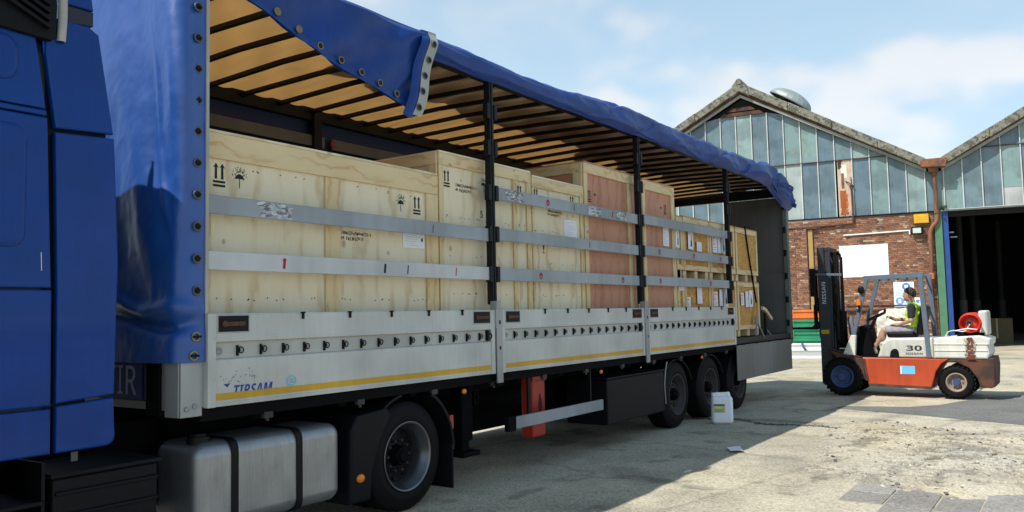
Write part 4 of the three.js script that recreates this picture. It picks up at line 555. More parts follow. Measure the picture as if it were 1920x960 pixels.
const cols = [['narrow', 8.235, 8.485, 'right beside the reddish crate'], ['left', 8.50, 9.57, 'third from the open rear'], ['middle', 9.60, 10.77, 'left of the last post'], ['rear', 10.83, 11.99, 'right of the last post, nearest the rear door']];
const pp = { u0: [['bottle', 8.27, 2.80, 0.14, 0.30]], u1: [['bottle', 8.78, 2.80, 0.21, 0.30], ['plain', 9.12, 2.71, 0.21, 0.15]], u2: [['red', 9.80, 2.80, 0.21, 0.30], ['plain', 10.00, 2.80, 0.15, 0.30], ['bottle', 10.20, 2.80, 0.21, 0.30]], u3: [], l0: [['plain', 8.36, 2.03, 0.20, 0.06], ['plain', 8.36, 1.65, 0.2, 0.14]], l1: [['plain', 9.07, 1.93, 0.21, 0.26], ['red', 8.62, 1.80, 0.15, 0.21]], l2: [['red', 9.76, 1.88, 0.18, 0.24], ['plain', 10.00, 1.90, 0.16, 0.28], ['bottle', 10.22, 1.90, 0.21, 0.30]], l3: [['red', 11.05, 1.88, 0.17, 0.22], ['plain', 11.29, 1.88, 0.17, 0.28], ['bottle', 11.50, 1.89, 0.21, 0.30]] };
cols.forEach(([n, a, b, where], i) => {
  const bt = [[a, a + 0.07], [b - 0.075, b]];
  crate(`${n} chipboard crate in the lower row, ${where}`, 'chipboard crates stacked two high', { x0: a, x1: b, y0: 1.34, y1: 2.195, depth: 1.15, skin: M.osb, top: 0.075, bottom: 0.075, battens: bt, papers: pp['l' + i] });
  crate(`${n} chipboard crate in the upper row, ${where}`, 'chipboard crates stacked two high', { x0: a + 0.005, x1: b - 0.008, y0: 2.318, y1: 3.165 - (i === 0 ? 0.02 : 0), depth: 1.15, skin: M.osb, top: 0.085, bottom: 0.085, battens: bt, papers: pp['u' + i] });
});
{ // straps holding the last stack
  const web = (pts, w) => { const g = []; for (let i = 0; i < pts.length - 1; i++) g.push(bar(pts[i], pts[i + 1], 0.004, w, 0.001)); return g; };
  const s = thing('cargo_strap', 'dark lashing strap over the rearmost chipboard stack with a ratchet near the floor', 'strap', [11.4, 1.2, -0.11]);
  part('webbing', [...web([[-0.10, 2.0, -0.010], [0.06, 1.45, -0.008], [0.36, 0.62, -0.006], [0.20, 0.34, 0.04]], 0.035)], M.black, s); part('ratchet', [bx(0.14, 0.24, 0.22, 0.36, 0.02, 0.07, 0.01), bar([0.16, 0.24, 0.05], [0.02, 0.02, 0.08], 0.03, 0.02), bar([0.22, 0.24, 0.05], [0.42, 0.01, 0.08], 0.03, 0.02)], M.galv, s); part('hook', tube([[0.42, 0.03, 0.07], [0.46, 0.0, 0.08], [0.44, -0.03, 0.09], [0.40, -0.02, 0.09]], 0.010, 16, 6), M.galv, s);
  const w = thing('lashing_bar', 'upright black lashing lever with pale wooden grip on the empty deck', 'lever', [12.25, 1.2, -0.12]);
  part('rod', [bx(-0.035, 0.035, 0.0, 0.42, -0.02, 0.02, 0.008)], M.black, w); part('grip', [bar([-0.16, 0.52, 0.0], [0.02, 0.46, 0.02], 0.05, 0.06), bar([0.0, 0.47, 0.02], [0.24, 0.30, 0.05], 0.04, 0.05)], M.pine, w); part('hook', tube([[0.02, 0.10, 0.02], [0.12, 0.03, 0.04], [0.16, 0.0, 0.05]], 0.012, 12, 6), M.galv, w);
}

// ------------------------------------------------------------------ things on the ground
{
  const j = thing('jerrycan', 'white plastic jerrycan with a yellow label standing beside the trailer wheels', 'canister', [8.66, 0.0, 0.32]);
  const body = nets((x, y, z) => { const rb = (cx, cy, cz, hx, hy, hz, r) => { const a = Math.abs(x - cx) - hx + r, b = Math.abs(y - cy) - hy + r, c = Math.abs(z - cz) - hz + r; return Math.hypot(Math.max(a, 0), Math.max(b, 0), Math.max(c, 0)) + Math.min(0, Math.max(a, b, c)) - r; };
    let d = rb(0, 0.205, 0, 0.158, 0.204, 0.12, 0.055); d = smin(d, capsule([x, y, z], [-0.07, 0.44, 0], [0.10, 0.445, 0], 0.022, 0.022), 0.03); d = smin(d, capsule([x, y, z], [-0.075, 0.38, 0], [-0.07, 0.44, 0], 0.024, 0.022), 0.02); d = smin(d, capsule([x, y, z], [0.115, 0.38, 0], [0.10, 0.445, 0], 0.024, 0.022), 0.02); d += 0.004 * Math.exp(-Math.pow((y - 0.06) / 0.008, 2)) + 0.004 * Math.exp(-Math.pow((y - 0.34) / 0.008, 2)); return d; }, [-0.2, -0.012, -0.16], [0.2, 0.49, 0.16], 0.012);
  part('body', body, M.jerry, j); part('cap', [cyl([-0.115, 0.395, 0], [-0.115, 0.455, 0], 0.034, 0.032, 16)], M.white, j);
  const lm = std({ roughness: 0.6, map: canvasTex(64, 48, (g) => { g.fillStyle = '#bdbd86'; g.fillRect(0, 0, 64, 48); g.fillStyle = '#4a5a34'; g.fillRect(0, 0, 64, 9); g.fillStyle = '#d8d9a0'; g.fillRect(8, 16, 40, 8); g.fillStyle = '#7c8440'; for (let i = 0; i < 3; i++) g.fillRect(6, 30 + i * 5, 46, 2); }) });
  const l1 = part('label', new THREE.PlaneGeometry(0.16, 0.125), lm, j, { at: [-0.045, 0.235, 0.1222] }); j.rotation.y = -1.12;
  tag(part('paper_sheet', sheet(12, 8, (u, v) => { const a = 0.5, X = (u - 0.5) * 0.30, Z = (v - 0.5) * 0.16; return [6.40 + X * Math.cos(a) + Z * Math.sin(a), 0.010 + 0.020 * Math.pow(Math.abs(u - 0.42), 1.4) + 0.006 * Math.sin(v * 3 + u * 5) + 0.006, 1.33 - X * Math.sin(a) + Z * Math.cos(a)]; }), std({ color: C(0.85, 0.85, 0.88), roughness: 0.7 }), scene), 'white sheet of paper lying on the shaded yard', 'paper');
}

// ------------------------------------------------------------------ forklift: local x forward, z to its far side
const FT = R(90), FO = [14.0, 0, 2.915];
{
  const F = thing('forklift', 'orange and white forklift with raised forks, red gas bottle and the number 30', 'forklift', FO, FT);
  const tyre = (x, z, rad, w, rimR, rm, hm) => {
    const P = [], f = (a, b) => P.push(new THREE.Vector2(a, b)), h = w / 2; f(rimR, -h + 0.03); f(rimR + 0.02, -h); f(rad - 0.05, -h + 0.004); f(rad - 0.012, -h + 0.03); f(rad - 0.012, h - 0.03); f(rad - 0.05, h - 0.004); f(rimR + 0.02, h); f(rimR, h - 0.03);
    const g = new THREE.LatheGeometry(P.reverse(), 40); g.rotateX(Math.PI / 2); const lugs = []; for (let i = 0; i < 26; i++) for (const s of [-1, 1]) { const b = bx(-0.021, 0.021, rad - 0.016, rad + 0.004, s > 0 ? 0.004 : -h + 0.004, s > 0 ? h - 0.004 : -0.004); b.rotateY(s * 0.25); b.rotateZ((i + (s > 0 ? 0.5 : 0)) * Math.PI / 13); lugs.push(b); }
    const t = part('wheel', [g, ...lugs], M.rubber, F, { at: [x, rad, z] }); const s = z < 0 ? -1 : 1;
    const Q = [[rimR + 0.01, h - 0.025], [rimR + 0.012, h - 0.004], [rimR - 0.012, h - 0.004], [rimR - 0.03, h - 0.05], [rimR * 0.6, h - 0.07], [rimR * 0.45, h - 0.06], [0, h - 0.06]].map(a => new THREE.Vector2(a[0], a[1])); const rg = new THREE.LatheGeometry(Q, 32); rg.rotateX(Math.PI / 2); if (s < 0) rg.rotateY(Math.PI); part('rim', rg, rm, t);
    part('hub', [cyl([0, 0, s * (h - 0.07)], [0, 0, s * (h + 0.012)], rimR * 0.42, rimR * 0.36, 20), ...[0, 1, 2, 3, 4, 5].map(i => cyl([Math.cos(i * 1.047) * rimR * 0.62, Math.sin(i * 1.047) * rimR * 0.62, s * (h - 0.075)], [Math.cos(i * 1.047) * rimR * 0.62, Math.sin(i * 1.047) * rimR * 0.62, s * (h - 0.035)], 0.014, 0.012, 6))], hm, t);
  };
  const creamRim = std({ color: C(0.42, 0.30, 0.22), roughness: 0.7, map: TX.grime });
  for (const z of [-0.50, 0.50]) { tyre(1.955, z, 0.365, 0.25, 0.20, M.hubBlue, M.hubBlue); tyre(0.01, z * 0.96, 0.305, 0.20, 0.16, creamRim, M.hubBlue); }
  part('axle', [cyl([1.955, 0.365, -0.5], [1.955, 0.365, 0.5], 0.10), cyl([0.01, 0.305, -0.48], [0.01, 0.305, 0.48], 0.07)], M.blackMatt, F);
  const body = part('body', ext(poly([[1.60, 0.735], [0.115, 0.72], [0.24, 0.63], [0.335, 0.49], [0.37, 0.36], [0.435, 0.17], [1.488, 0.20], [1.56, 0.42]]), -0.545, 0.545, 0.02), M.flOrange, F);
  part('rusty_sill', ext(poly([[0.44, 0.165], [1.486, 0.193], [1.50, 0.245], [0.425, 0.215]]), -0.552, -0.535, 0.003), M.rustDark, body);
  part('fender', [ext(poly([[2.20, 0.89], [1.58, 0.735], [1.55, 0.42], [1.52, 0.30], [1.49, 0.30], [1.52, 0.50], [1.545, 0.70], [2.19, 0.86]]), -0.56, 0.56, 0.006)], M.rustDark, F);
  part('floor_plate', bx(1.22, 1.95, 0.70, 0.76, -0.50, 0.50, 0.01), M.blackMatt, F);
  // white engine hood, with the moulded number
  const hood = part('hood', ext(poly([[1.315, 0.74], [1.275, 0.86], [1.22, 1.0], [1.14, 1.075], [1.05, 1.095], [0.36, 1.105], [0.36, 0.74]]), -0.53, 0.53, 0.03), M.flWhite, F);
  const ho = new THREE.Shape(); ho.moveTo(0.94, 0.745); ho.lineTo(1.10, 0.745); ho.lineTo(1.09, 0.83); ho.quadraticCurveTo(1.06, 0.905, 0.99, 0.90); ho.quadraticCurveTo(0.94, 0.88, 0.94, 0.80); ho.closePath(); part('hood_vent', ext(ho, -0.536, -0.52, 0.002), M.rubber, hood);
  const num = decal('number', 0.36, 0.115, decalM(256, 84, (g, W, H) => { g.clearRect(0, 0, W, H); g.fillStyle = '#2b2d31'; g.font = 'bold 96px sans-serif'; g.textAlign = 'center'; g.save(); g.translate(W / 2, 76); g.scale(1.9, 0.98); g.fillText('30', 0, 0); g.restore(); }), hood, [0.68, 0.915, -0.5345], Math.PI);
  decal('maker_name', 0.36, 0.055, decalM(256, 40, (g, W, H) => { g.clearRect(0, 0, W, H); g.fillStyle = '#55585c'; g.font = 'bold 40px sans-serif'; g.textAlign = 'center'; g.save(); g.translate(W / 2, 35); g.scale(1.45, 1); g.fillText('NISSAN', 0, 0); g.restore(); }), hood, [0.68, 0.815, -0.5345], Math.PI);
  // counterweight: white upper with ridges and rust, brown lower
  const cw = part('counterweight', [ext(poly([[0.35, 0.735], [0.35, 1.10], [-0.38, 1.145], [-0.45, 1.13], [-0.565, 1.085], [-0.55, 0.98], [-0.52, 0.95], [-0.54, 0.82], [-0.50, 0.73]]), -0.56, 0.56, 0.03)], M.flWhite, F);
  for (const [y, k] of [[0.99, 0], [0.875, 1]]) part('ridge', bx(-0.52 + k * 0.01, 0.34, y - 0.010, y + 0.010, -0.572, -0.555, 0.006), M.flWhite, cw);
  decal('rust_patch', 0.34, 0.40, decalM(160, 160, (g, W, H) => { g.clearRect(0, 0, W, H); const r = rng(12); for (let i = 0; i < 360; i++) { const x = W * (0.42 + (r() - 0.5) * 0.5 * (0.3 + r())), y = r() * H; g.fillStyle = `rgba(${80 + r() * 60 | 0},${45 + r() * 20 | 0},${32},0.9)`; const b = y > H * 0.8 ? 2.4 : 1; g.fillRect(x, y, (2 + r() * 7) * b, 2 + r() * 7); } }), cw, [-0.26, 0.92, -0.5735], Math.PI);
  part('lower_counterweight', ext(poly([[0.10, 0.725], [-0.59, 0.745], [-0.61, 0.60], [-0.585, 0.235], [-0.53, 0.215], [-0.36, 0.225], [-0.33, 0.36], [-0.20, 0.56], [0.0, 0.66], [0.16, 0.66]]), -0.54, 0.54, 0.025), M.rustDark, F);
  // overhead guard
  for (const z of [-0.50, 0.50]) { part('guard_post', bar([1.735, 1.13, z], [1.445, 2.24, z], 0.07, 0.085), M.flGuard, F); part('guard_post', bar([0.435, 0.74, z], [0.515, 2.26, z], 0.08, 0.095), M.flGuard, F); part('guard_rail', bar([1.50, 2.245, z], [0.455, 2.27, z], 0.07, 0.085), M.flGuard, F); part('post_foot', ext(poly([[1.945, 0.77], [1.715, 0.77], [1.685, 1.16], [1.775, 1.16]]), z - 0.05, z + 0.05, 0.01), M.flWhite, F); }
  for (let i = 0; i < 6; i++) part('guard_bar', bar([0.56 + i * 0.17, 2.262, -0.48], [0.56 + i * 0.17, 2.262, 0.48], 0.03, 0.035), M.flGuard, F);
  part('post_sticker', bx(0.455, 0.545, 1.70, 1.79, -0.546, -0.5425), M.paper, F);
  part('company_sticker', bx(0.68, 0.93, 0.435, 0.585, -0.549, -0.546), std({ roughness: 0.5, map: canvasTex(128, 80, (g) => { g.fillStyle = '#e2ecf2'; g.fillRect(0, 0, 128, 80); g.fillStyle = '#6fb8e0'; g.fillRect(62, 8, 54, 40); g.fillRect(12, 54, 104, 14); g.fillStyle = '#46557e'; g.beginPath(); g.arc(34, 24, 11, 0, 7); g.fill(); }) }), F);
  // mast, hoses, carriage, forks
  const mg = [];
  for (const s of [-1, 1]) { mg.push(bx(2.175, 2.30, 0.20, 2.90, s * 0.38 - 0.035, s * 0.38 + 0.035, 0.006), bx(2.07, 2.17, 0.20, 2.84, s * 0.34 - 0.03, s * 0.34 + 0.03, 0.006)); }
  const mast = part('mast', mg, M.flMast, F, { at: [0.07, 0, 0] });
  part('mast_side_plate', [bx(2.10, 2.305, 0.22, 2.36, -0.425, -0.412, 0.004)], M.flMast, mast);
  part('mast_rung', [bx(2.10, 2.25, 2.82, 2.90, -0.38, 0.38, 0.01), bx(2.10, 2.20, 1.55, 1.65, -0.38, 0.38, 0.01), bx(2.10, 2.25, 0.30, 0.42, -0.38, 0.38, 0.01)], M.flMast, mast);
  part('lift_cylinder', [cyl([2.0, 0.55, -0.26], [2.0, 1.62, -0.26], 0.06, 0.06, 16), cyl([2.0, 1.62, -0.26], [2.0, 2.72, -0.26], 0.026, 0.026, 12), cyl([2.0, 1.6, -0.26], [2.0, 1.66, -0.26], 0.07, 0.07, 16)], M.black, mast); part('lift_cylinder', [cyl([2.0, 0.55, 0.26], [2.0, 1.62, 0.26], 0.06, 0.06, 16), cyl([2.0, 1.62, 0.26], [2.0, 2.72, 0.26], 0.026, 0.026, 12)], M.black, mast);
  for (let i = 0; i < 3; i++) part('hose', tube([[2.07, 1.0, -0.16 - i * 0.04], [2.05, 2.5, -0.16 - i * 0.04], [2.01 - i * 0.03, 2.80, -0.16 - i * 0.04], [1.93 - i * 0.02, 2.72, -0.17 - i * 0.04], [1.90, 2.4, -0.18 - i * 0.04], [1.91, 1.2, -0.2 - i * 0.04], [1.95, 0.85, -0.2]], 0.016, 50, 8), M.rubber, mast);
  part('chain', [bx(2.045, 2.06, 1.3, 2.78, -0.08, -0.05), bx(2.045, 2.06, 1.3, 2.78, 0.05, 0.08)], M.rustDark, mast);
  part('cross_rod', [bar([2.34, 2.36, -0.42], [1.84, 2.335, -0.46], 0.03, 0.045)], M.flGuard, mast);
  part('yellow_sticker', bx(2.13, 2.28, 1.18, 1.26, -0.4285, -0.4255), M.yellow, mast);
  const mt = decal('maker_name', 0.50, 0.105, decalM(320, 72, (g, W, H) => { g.clearRect(0, 0, W, H); g.fillStyle = '#aab4ba'; g.font = 'bold 72px sans-serif'; g.textAlign = 'center'; g.save(); g.translate(W / 2, 62); g.scale(1.1, 1); g.fillText('NISSAN', 0, 0); g.restore(); }), mast, [2.20, 1.99, -0.4265]); mt.rotation.set(0, Math.PI, Math.PI / 2);
  part('tilt_cylinder', [cyl([1.62, 0.86, -0.33], [2.06, 1.02, -0.33], 0.045), cyl([1.62, 0.86, 0.33], [2.06, 1.02, 0.33], 0.045)], M.blackMatt, F);
  part('hose_sleeve', tube([[1.88, 1.50, -0.05], [1.85, 1.25, -0.12], [1.80, 1.05, -0.2], [1.83, 0.92, -0.22]], 0.055, 24, 10), std({ color: C(0.22, 0.22, 0.24), roughness: 0.9, map: TX.grime }), F);
  part('glove', [bx(1.86, 2.02, 0.885, 0.905, -0.45, -0.38, 0.008), new RoundedBoxGeometry(0.10, 0.05, 0.07, 2, 0.02).translate(1.82, 0.93, -0.28)], M.flWhite, F);
  part('carriage', [bx(2.33, 2.40, 1.30, 1.42, -0.46, 0.46, 0.01), bx(2.33, 2.40, 1.62, 1.74, -0.46, 0.46, 0.01), bx(2.34, 2.39, 1.74, 1.95, -0.45, -0.40), bx(2.34, 2.39, 1.74, 1.95, 0.40, 0.45), bx(2.30, 2.36, 1.1, 1.9, -0.3, -0.2), bx(2.30, 2.36, 1.1, 1.9, 0.2, 0.3)], M.black, F, { at: [0.06, 0, 0] });
  part('load_backrest', [bx(2.36, 2.40, 2.40, 2.46, -0.46, 0.46, 0.01), ...[-0.44, -0.26, -0.09, 0.09, 0.26, 0.44].map(z => bx(2.365, 2.395, 1.72, 2.42, z - 0.016, z + 0.016)), bx(2.36, 2.46, 1.92, 2.48, -0.47, -0.40, 0.01)], M.black, F, { at: [0.06, 0, 0] });
  for (const z of [-0.26, 0.26]) part('fork', [ext(poly([[2.40, 1.26], [3.52, 1.275], [3.52, 1.287], [2.50, 1.31], [2.45, 1.36], [2.45, 1.76], [2.40, 1.76]]), z - 0.06, z + 0.06, 0.004)], M.black, F, { at: [0.06, 0, 0] });
  // cab fittings
  part('seat', [new RoundedBoxGeometry(0.50, 0.12, 0.50, 3, 0.05).translate(0.80, 1.155, 0), (() => { const g = new RoundedBoxGeometry(0.13, 0.56, 0.46, 3, 0.055); g.rotateZ(0.20); g.translate(0.43, 1.42, 0); return g; })()], M.plastic, F, { at: [0.14, 0, 0] });
  part('dashboard', [ext(poly([[1.42, 0.76], [1.52, 1.28], [1.60, 1.34], [1.72, 1.30], [1.80, 0.76]]), -0.36, 0.40, 0.02)], M.blackMatt, F);
  part('steering_wheel', [(() => { const g = new THREE.TorusGeometry(0.185, 0.017, 10, 32); g.rotateX(Math.PI / 2); g.rotateZ(-0.45); g.translate(1.27, 1.50, 0); return g; })(), cyl([1.27, 1.49, 0], [1.50, 1.05, 0], 0.03), bar([1.10, 1.58, 0], [1.44, 1.42, 0], 0.03, 0.02), cyl([1.11, 1.575, -0.03], [1.09, 1.64, -0.03], 0.02, 0.026)], M.black, F, { at: [0.14, 0, 0] });
  part('lever', [cyl([1.44, 1.25, -0.22], [1.36, 1.48, -0.22], 0.009), cyl([1.44, 1.25, -0.28], [1.36, 1.46, -0.28], 0.009), new THREE.SphereGeometry(0.022, 10, 8).translate(1.36, 1.49, -0.22), new THREE.SphereGeometry(0.022, 10, 8).translate(1.36, 1.47, -0.28)], M.black, F);
  part('mirror', [new THREE.SphereGeometry(0.075, 16, 12).scale(0.8, 1.05, 0.45).translate(1.545, 2.02, -0.57), cyl([1.50, 2.0, -0.5], [1.55, 2.02, -0.56], 0.012)], M.black, F);
  part('indicator', [cyl([1.60, 1.73, -0.56], [1.60, 1.84, -0.56], 0.045, 0.04, 14)], M.amber, F); part('work_lamp', [cyl([1.60, 1.66, -0.56], [1.64, 1.67, -0.56], 0.03, 0.034, 14)], M.chrome, F); part('lamp_bracket', [bx(1.585, 1.615, 1.60, 1.73, -0.59, -0.50, 0.005)], M.black, F);
  // gas bottle lying across the counterweight
  const ends = []; { const P = []; for (let i = 0; i <= 8; i++) { const a = i / 8 * Math.PI / 2; P.push(new THREE.Vector2(0.195 * Math.sin(a) + 0.001, -0.30 - 0.09 * Math.cos(a))); } for (let i = 8; i >= 0; i--) { const a = i / 8 * Math.PI / 2; P.push(new THREE.Vector2(0.195 * Math.sin(a) + 0.001, 0.30 + 0.09 * Math.cos(a))); } const g = new THREE.LatheGeometry(P, 36); g.rotateX(Math.PI / 2); g.translate(-0.245, 1.355, 0); ends.push(g); }
  const gas = part('gas_bottle', ends, M.gasRed, F); { const P = [[0.13, -0.40], [0.155, -0.475], [0.168, -0.475], [0.15, -0.38]].map(a => new THREE.Vector2(...a)); const g = new THREE.LatheGeometry(P, 32); g.rotateX(Math.PI / 2); g.translate(-0.245, 1.355, 0); part('collar', g, M.gasRed, gas); }
  part('valve', [cyl([-0.245, 1.355, -0.42], [-0.245, 1.355, -0.50], 0.035, 0.03, 12), cyl([-0.30, 1.355, -0.48], [-0.19, 1.36, -0.48], 0.018), new THREE.TorusGeometry(0.045, 0.012, 6, 14).translate(-0.245, 1.355, -0.505)], M.rustDark, gas);
  part('gas_hose', tube([[-0.25, 1.34, -0.50], [-0.16, 1.22, -0.52], [0.02, 1.235, -0.50], [0.12, 1.20, -0.46], [0.16, 1.12, -0.42]], 0.008, 30, 8), M.white, gas); part('gas_hose', tube([[-0.36, 1.25, -0.50], [-0.2, 1.265, -0.53], [-0.02, 1.23, -0.51]], 0.010, 20, 6), M.white, gas);
  part('bottle_cradle', [bx(-0.46, -0.02, 1.11, 1.19, -0.36, -0.28, 0.01), bx(-0.46, -0.02, 1.11, 1.19, 0.28, 0.36, 0.01)], M.blackMatt, F);
  part('bottle_guard', new RoundedBoxGeometry(0.14, 0.45, 0.70, 3, 0.04).translate(-0.44, 1.36, 0.02), M.flWhite, F);
  // ---- driver
  const D = thing('person', 'forklift driver in yellow hi-vis vest, black T-shirt and grey shorts, one hand on thigh', 'person', [FO[0], 0, FO[2] - 0.14], FT);
  const J = { pel: [0.62, 1.26, 0], wst: [0.60, 1.40, 0], ch: [0.585, 1.56, 0], nk: [0.605, 1.735, 0], hd: [0.665, 1.905, 0], shN: [0.60, 1.655, -0.18], elN: [0.605, 1.42, -0.285], wrN: [0.835, 1.345, -0.19], shF: [0.60, 1.655, 0.18], elF: [0.70, 1.43, 0.27], wrF: [0.96, 1.44, 0.16], hpN: [0.66, 1.24, -0.095], knN: [1.10, 1.235, -0.15], anN: [1.315, 0.88, -0.15], hpF: [0.66, 1.24, 0.095], knF: [1.12, 1.24, 0.14], anF: [1.40, 0.88, 0.14] };
  const torso = (p, g = 0) => { let d = ell(p, J.pel, [0.125 + g, 0.12 + g, 0.165 + g]); d = smin(d, capsule(p, J.pel, J.wst, 0.115 + g, 0.115 + g), 0.08); d = smin(d, ell(p, [0.595, 1.535, 0], [0.122 + g, 0.20 + g, 0.168 + g]), 0.07); d = smin(d, capsule(p, [0.60, 1.665, -0.12], [0.60, 1.665, 0.12], 0.068 + g, 0.068 + g), 0.05); return d; };
  const upper = (p, g = 0, s = 'N') => capsule(p, J['sh' + s], J['el' + s], 0.056 + g, 0.042 + g), thigh = (p, g, s) => capsule(p, J['hp' + s], J['kn' + s], 0.088 + g, 0.062 + g), shank = (p, g, s) => smin(capsule(p, J['kn' + s], J['an' + s], 0.056 + g, 0.040 + g), ell(p, [lerp(J['kn' + s][0], J['an' + s][0], 0.3) - 0.02, lerp(J['kn' + s][1], J['an' + s][1], 0.3), J['kn' + s][2]], [0.058 + g, 0.11 + g, 0.055 + g]), 0.03);
  const headF = p => { let d = ell(p, [0.655, 1.925, 0], [0.098, 0.115, 0.076]); d = smin(d, ell(p, [0.695, 1.855, 0], [0.060, 0.068, 0.055]), 0.03); d = smin(d, capsule(p, [0.752, 1.905, 0], [0.772, 1.880, 0], 0.010, 0.014), 0.016); d = smin(d, capsule(p, [0.742, 1.930, -0.03], [0.742, 1.930, 0.03], 0.012, 0.012), 0.012); d = smin(d, capsule(p, [0.748, 1.842, -0.015], [0.748, 1.842, 0.015], 0.009, 0.009), 0.008); d = smin(d, ell(p, [0.742, 1.815, 0], [0.022, 0.02, 0.024]), 0.015); for (const s of [-1, 1]) { d = smin(d, ell(p, [0.645, 1.895, s * 0.079], [0.024, 0.034, 0.010]), 0.006); d = Math.max(d, -ell(p, [0.752, 1.912, s * 0.030], [0.012, 0.009, 0.013])); } d = smin(d, capsule(p, [0.60, 1.72, 0], [0.640, 1.85, 0], 0.056, 0.054), 0.03); return d; };
  const fingers = []; { // near hand lying on the thigh, palm down; far hand closed round the wheel rim
    for (let i = 0; i < 4; i++) { const L = [0.070, 0.082, 0.076, 0.058][i], z = -0.205 + 0.022 * i; const b = [0.915, 1.345, z], m = [0.915 + L * 0.55, 1.352, z + 0.004 * i], e = [0.915 + L, 1.330 - 0.004 * i, z + 0.007 * i]; fingers.push([b, m, 0.0105, 0.0095], [m, e, 0.0095, 0.0082]); }
    fingers.push([[0.865, 1.348, -0.145], [0.915, 1.348, -0.118], 0.0125, 0.0105], [[0.915, 1.348, -0.118], [0.945, 1.338, -0.112], 0.0105, 0.009]);
    for (let i = 0; i < 4; i++) { const z = 0.13 + 0.022 * i; fingers.push([[1.045, 1.475, z], [1.095, 1.50, z - 0.002], 0.0105, 0.0095], [[1.095, 1.50, z - 0.002], [1.115, 1.462, z - 0.004], 0.0095, 0.0085]); }
    fingers.push([[0.99, 1.475, 0.12], [1.05, 1.478, 0.098], 0.0125, 0.010]); }
  const palm = p => smin(capsule(p, [0.865, 1.343, -0.190], [0.915, 1.347, -0.178], 0.030, 0.028) * 1, capsule(p, [0.875, 1.343, -0.20], [0.91, 1.346, -0.15], 0.018, 0.017), 0.02);
  const palmF = p => capsule(p, [0.995, 1.458, 0.15], [1.045, 1.476, 0.165], 0.030, 0.028);
  const skin = p => { let d = headF(p); d = smin(d, torso(p, -0.01), 0.03); for (const s of ['N', 'F']) { d = smin(d, upper(p, 0, s), 0.03); d = smin(d, capsule(p, J['el' + s], J['wr' + s], 0.042, 0.028), 0.02); d = smin(d, thigh(p, -0.006, s), 0.04); d = smin(d, shank(p, 0, s), 0.03); } d = smin(d, palm(p), 0.02); d = smin(d, palmF(p), 0.02); d = smin(d, capsule(p, J.wrN, [0.875, 1.343, -0.187], 0.027, 0.028), 0.015); d = smin(d, capsule(p, J.wrF, [0.995, 1.458, 0.152], 0.027, 0.028), 0.015); for (const f of fingers) d = smin(d, capsule(p, ...f), 0.007); return d; };
  const mk = (n, f, lo, hi, h, m) => part(n, nets((x, y, z) => f([x, y, z]), lo, hi, h), m, D);
  mk('body', skin, [0.42, 0.80, -0.36], [1.48, 2.08, 0.36], 0.0115, M.skin);
  mk('hair', p => { let d = Math.max(ell(p, [0.645, 1.94, 0], [0.113, 0.118, 0.090]), -(0.045 - (p[0] - 0.655) * 0.9 + (p[1] - 1.955) * 1.25) ); d = Math.max(d, -(p[1] - 1.845)); return d + 0.006 * Math.sin(p[0] * 160 + p[1] * 60) * Math.sin(p[2] * 140); }, [0.5, 1.8, -0.12], [0.80, 2.09, 0.12], 0.008, M.hair);
  mk('t_shirt', p => { let d = torso(p, 0.006); for (const s of ['N', 'F']) { const e = Math.max(upper(p, 0.019, s), -((p[1] - 1.47) * 1 + (p[0] - 0.6) * 0.1)); d = smin(d, e, 0.025); } return Math.max(d, ell(p, [0.62, 1.80, 0], [0.075, 0.12, 0.07]) * -1, -(p[1] - 1.25)); }, [0.40, 1.18, -0.40], [0.80, 1.80, 0.40], 0.014, M.shirt);
  mk('vest', p => { let d = torso(p, 0.022); for (const s of [-1, 1]) d = Math.max(d, -ell(p, [0.60, 1.62, s * 0.235], [0.088, 0.135, 0.078])); d = Math.max(d, -ell(p, [0.66, 1.80, 0], [0.10, 0.15, 0.075]), -(p[1] - 1.205)); d = Math.max(d, p[0] - 0.74 > 0 && Math.abs(p[2]) < 0.012 ? 0.01 : d); return d + 0.006 * Math.sin(p[1] * 40 + p[0] * 25); }, [0.40, 1.15, -0.30], [0.82, 1.80, 0.30], 0.013, M.vest);
  mk('shorts', p => { let d = Math.max(ell(p, J.pel, [0.148, 0.135, 0.185]), p[1] - 1.34); for (const s of ['N', 'F']) d = smin(d, Math.max(thigh(p, 0.022, s), p[0] - 1.06 - (p[1] - 1.2) * 0.15), 0.04); return d + 0.005 * Math.sin(p[0] * 50 + p[2] * 30); }, [0.42, 1.08, -0.34], [1.12, 1.40, 0.34], 0.013, M.shorts);
  for (const [s, n] of [['N', -1], ['F', 1]]) { const a = J['an' + s]; mk('shoe', p => smin(capsule(p, [a[0] - 0.03, 0.815, a[2]], [a[0] + 0.17, 0.812, a[2]], 0.046, 0.040), capsule(p, [a[0] - 0.01, 0.86, a[2]], [a[0] - 0.005, 0.90, a[2]], 0.05, 0.048), 0.03), [a[0] - 0.12, 0.74, a[2] - 0.09], [a[0] + 0.25, 0.98, a[2] + 0.09], 0.012, M.shoe); mk('sock', p => capsule(p, [a[0], 0.89, a[2]], [a[0] - 0.015, 0.935, a[2]], 0.047, 0.046), [a[0] - 0.1, 0.8, a[2] - 0.09], [a[0] + 0.1, 1.02, a[2] + 0.09], 0.014, M.shirt); }
  for (const s of [-1, 1]) { part('eye', new THREE.SphereGeometry(0.0095, 10, 8).translate(0.743, 1.912, s * 0.030), M.white, D); part('iris', new THREE.SphereGeometry(0.005, 8, 6).translate(0.7515, 1.912, s * 0.0295), M.black, D); part('eyebrow', bx(0.748, 0.757, 1.931, 1.939, s * 0.03 - 0.018, s * 0.03 + 0.018, 0.003), M.hair, D); }
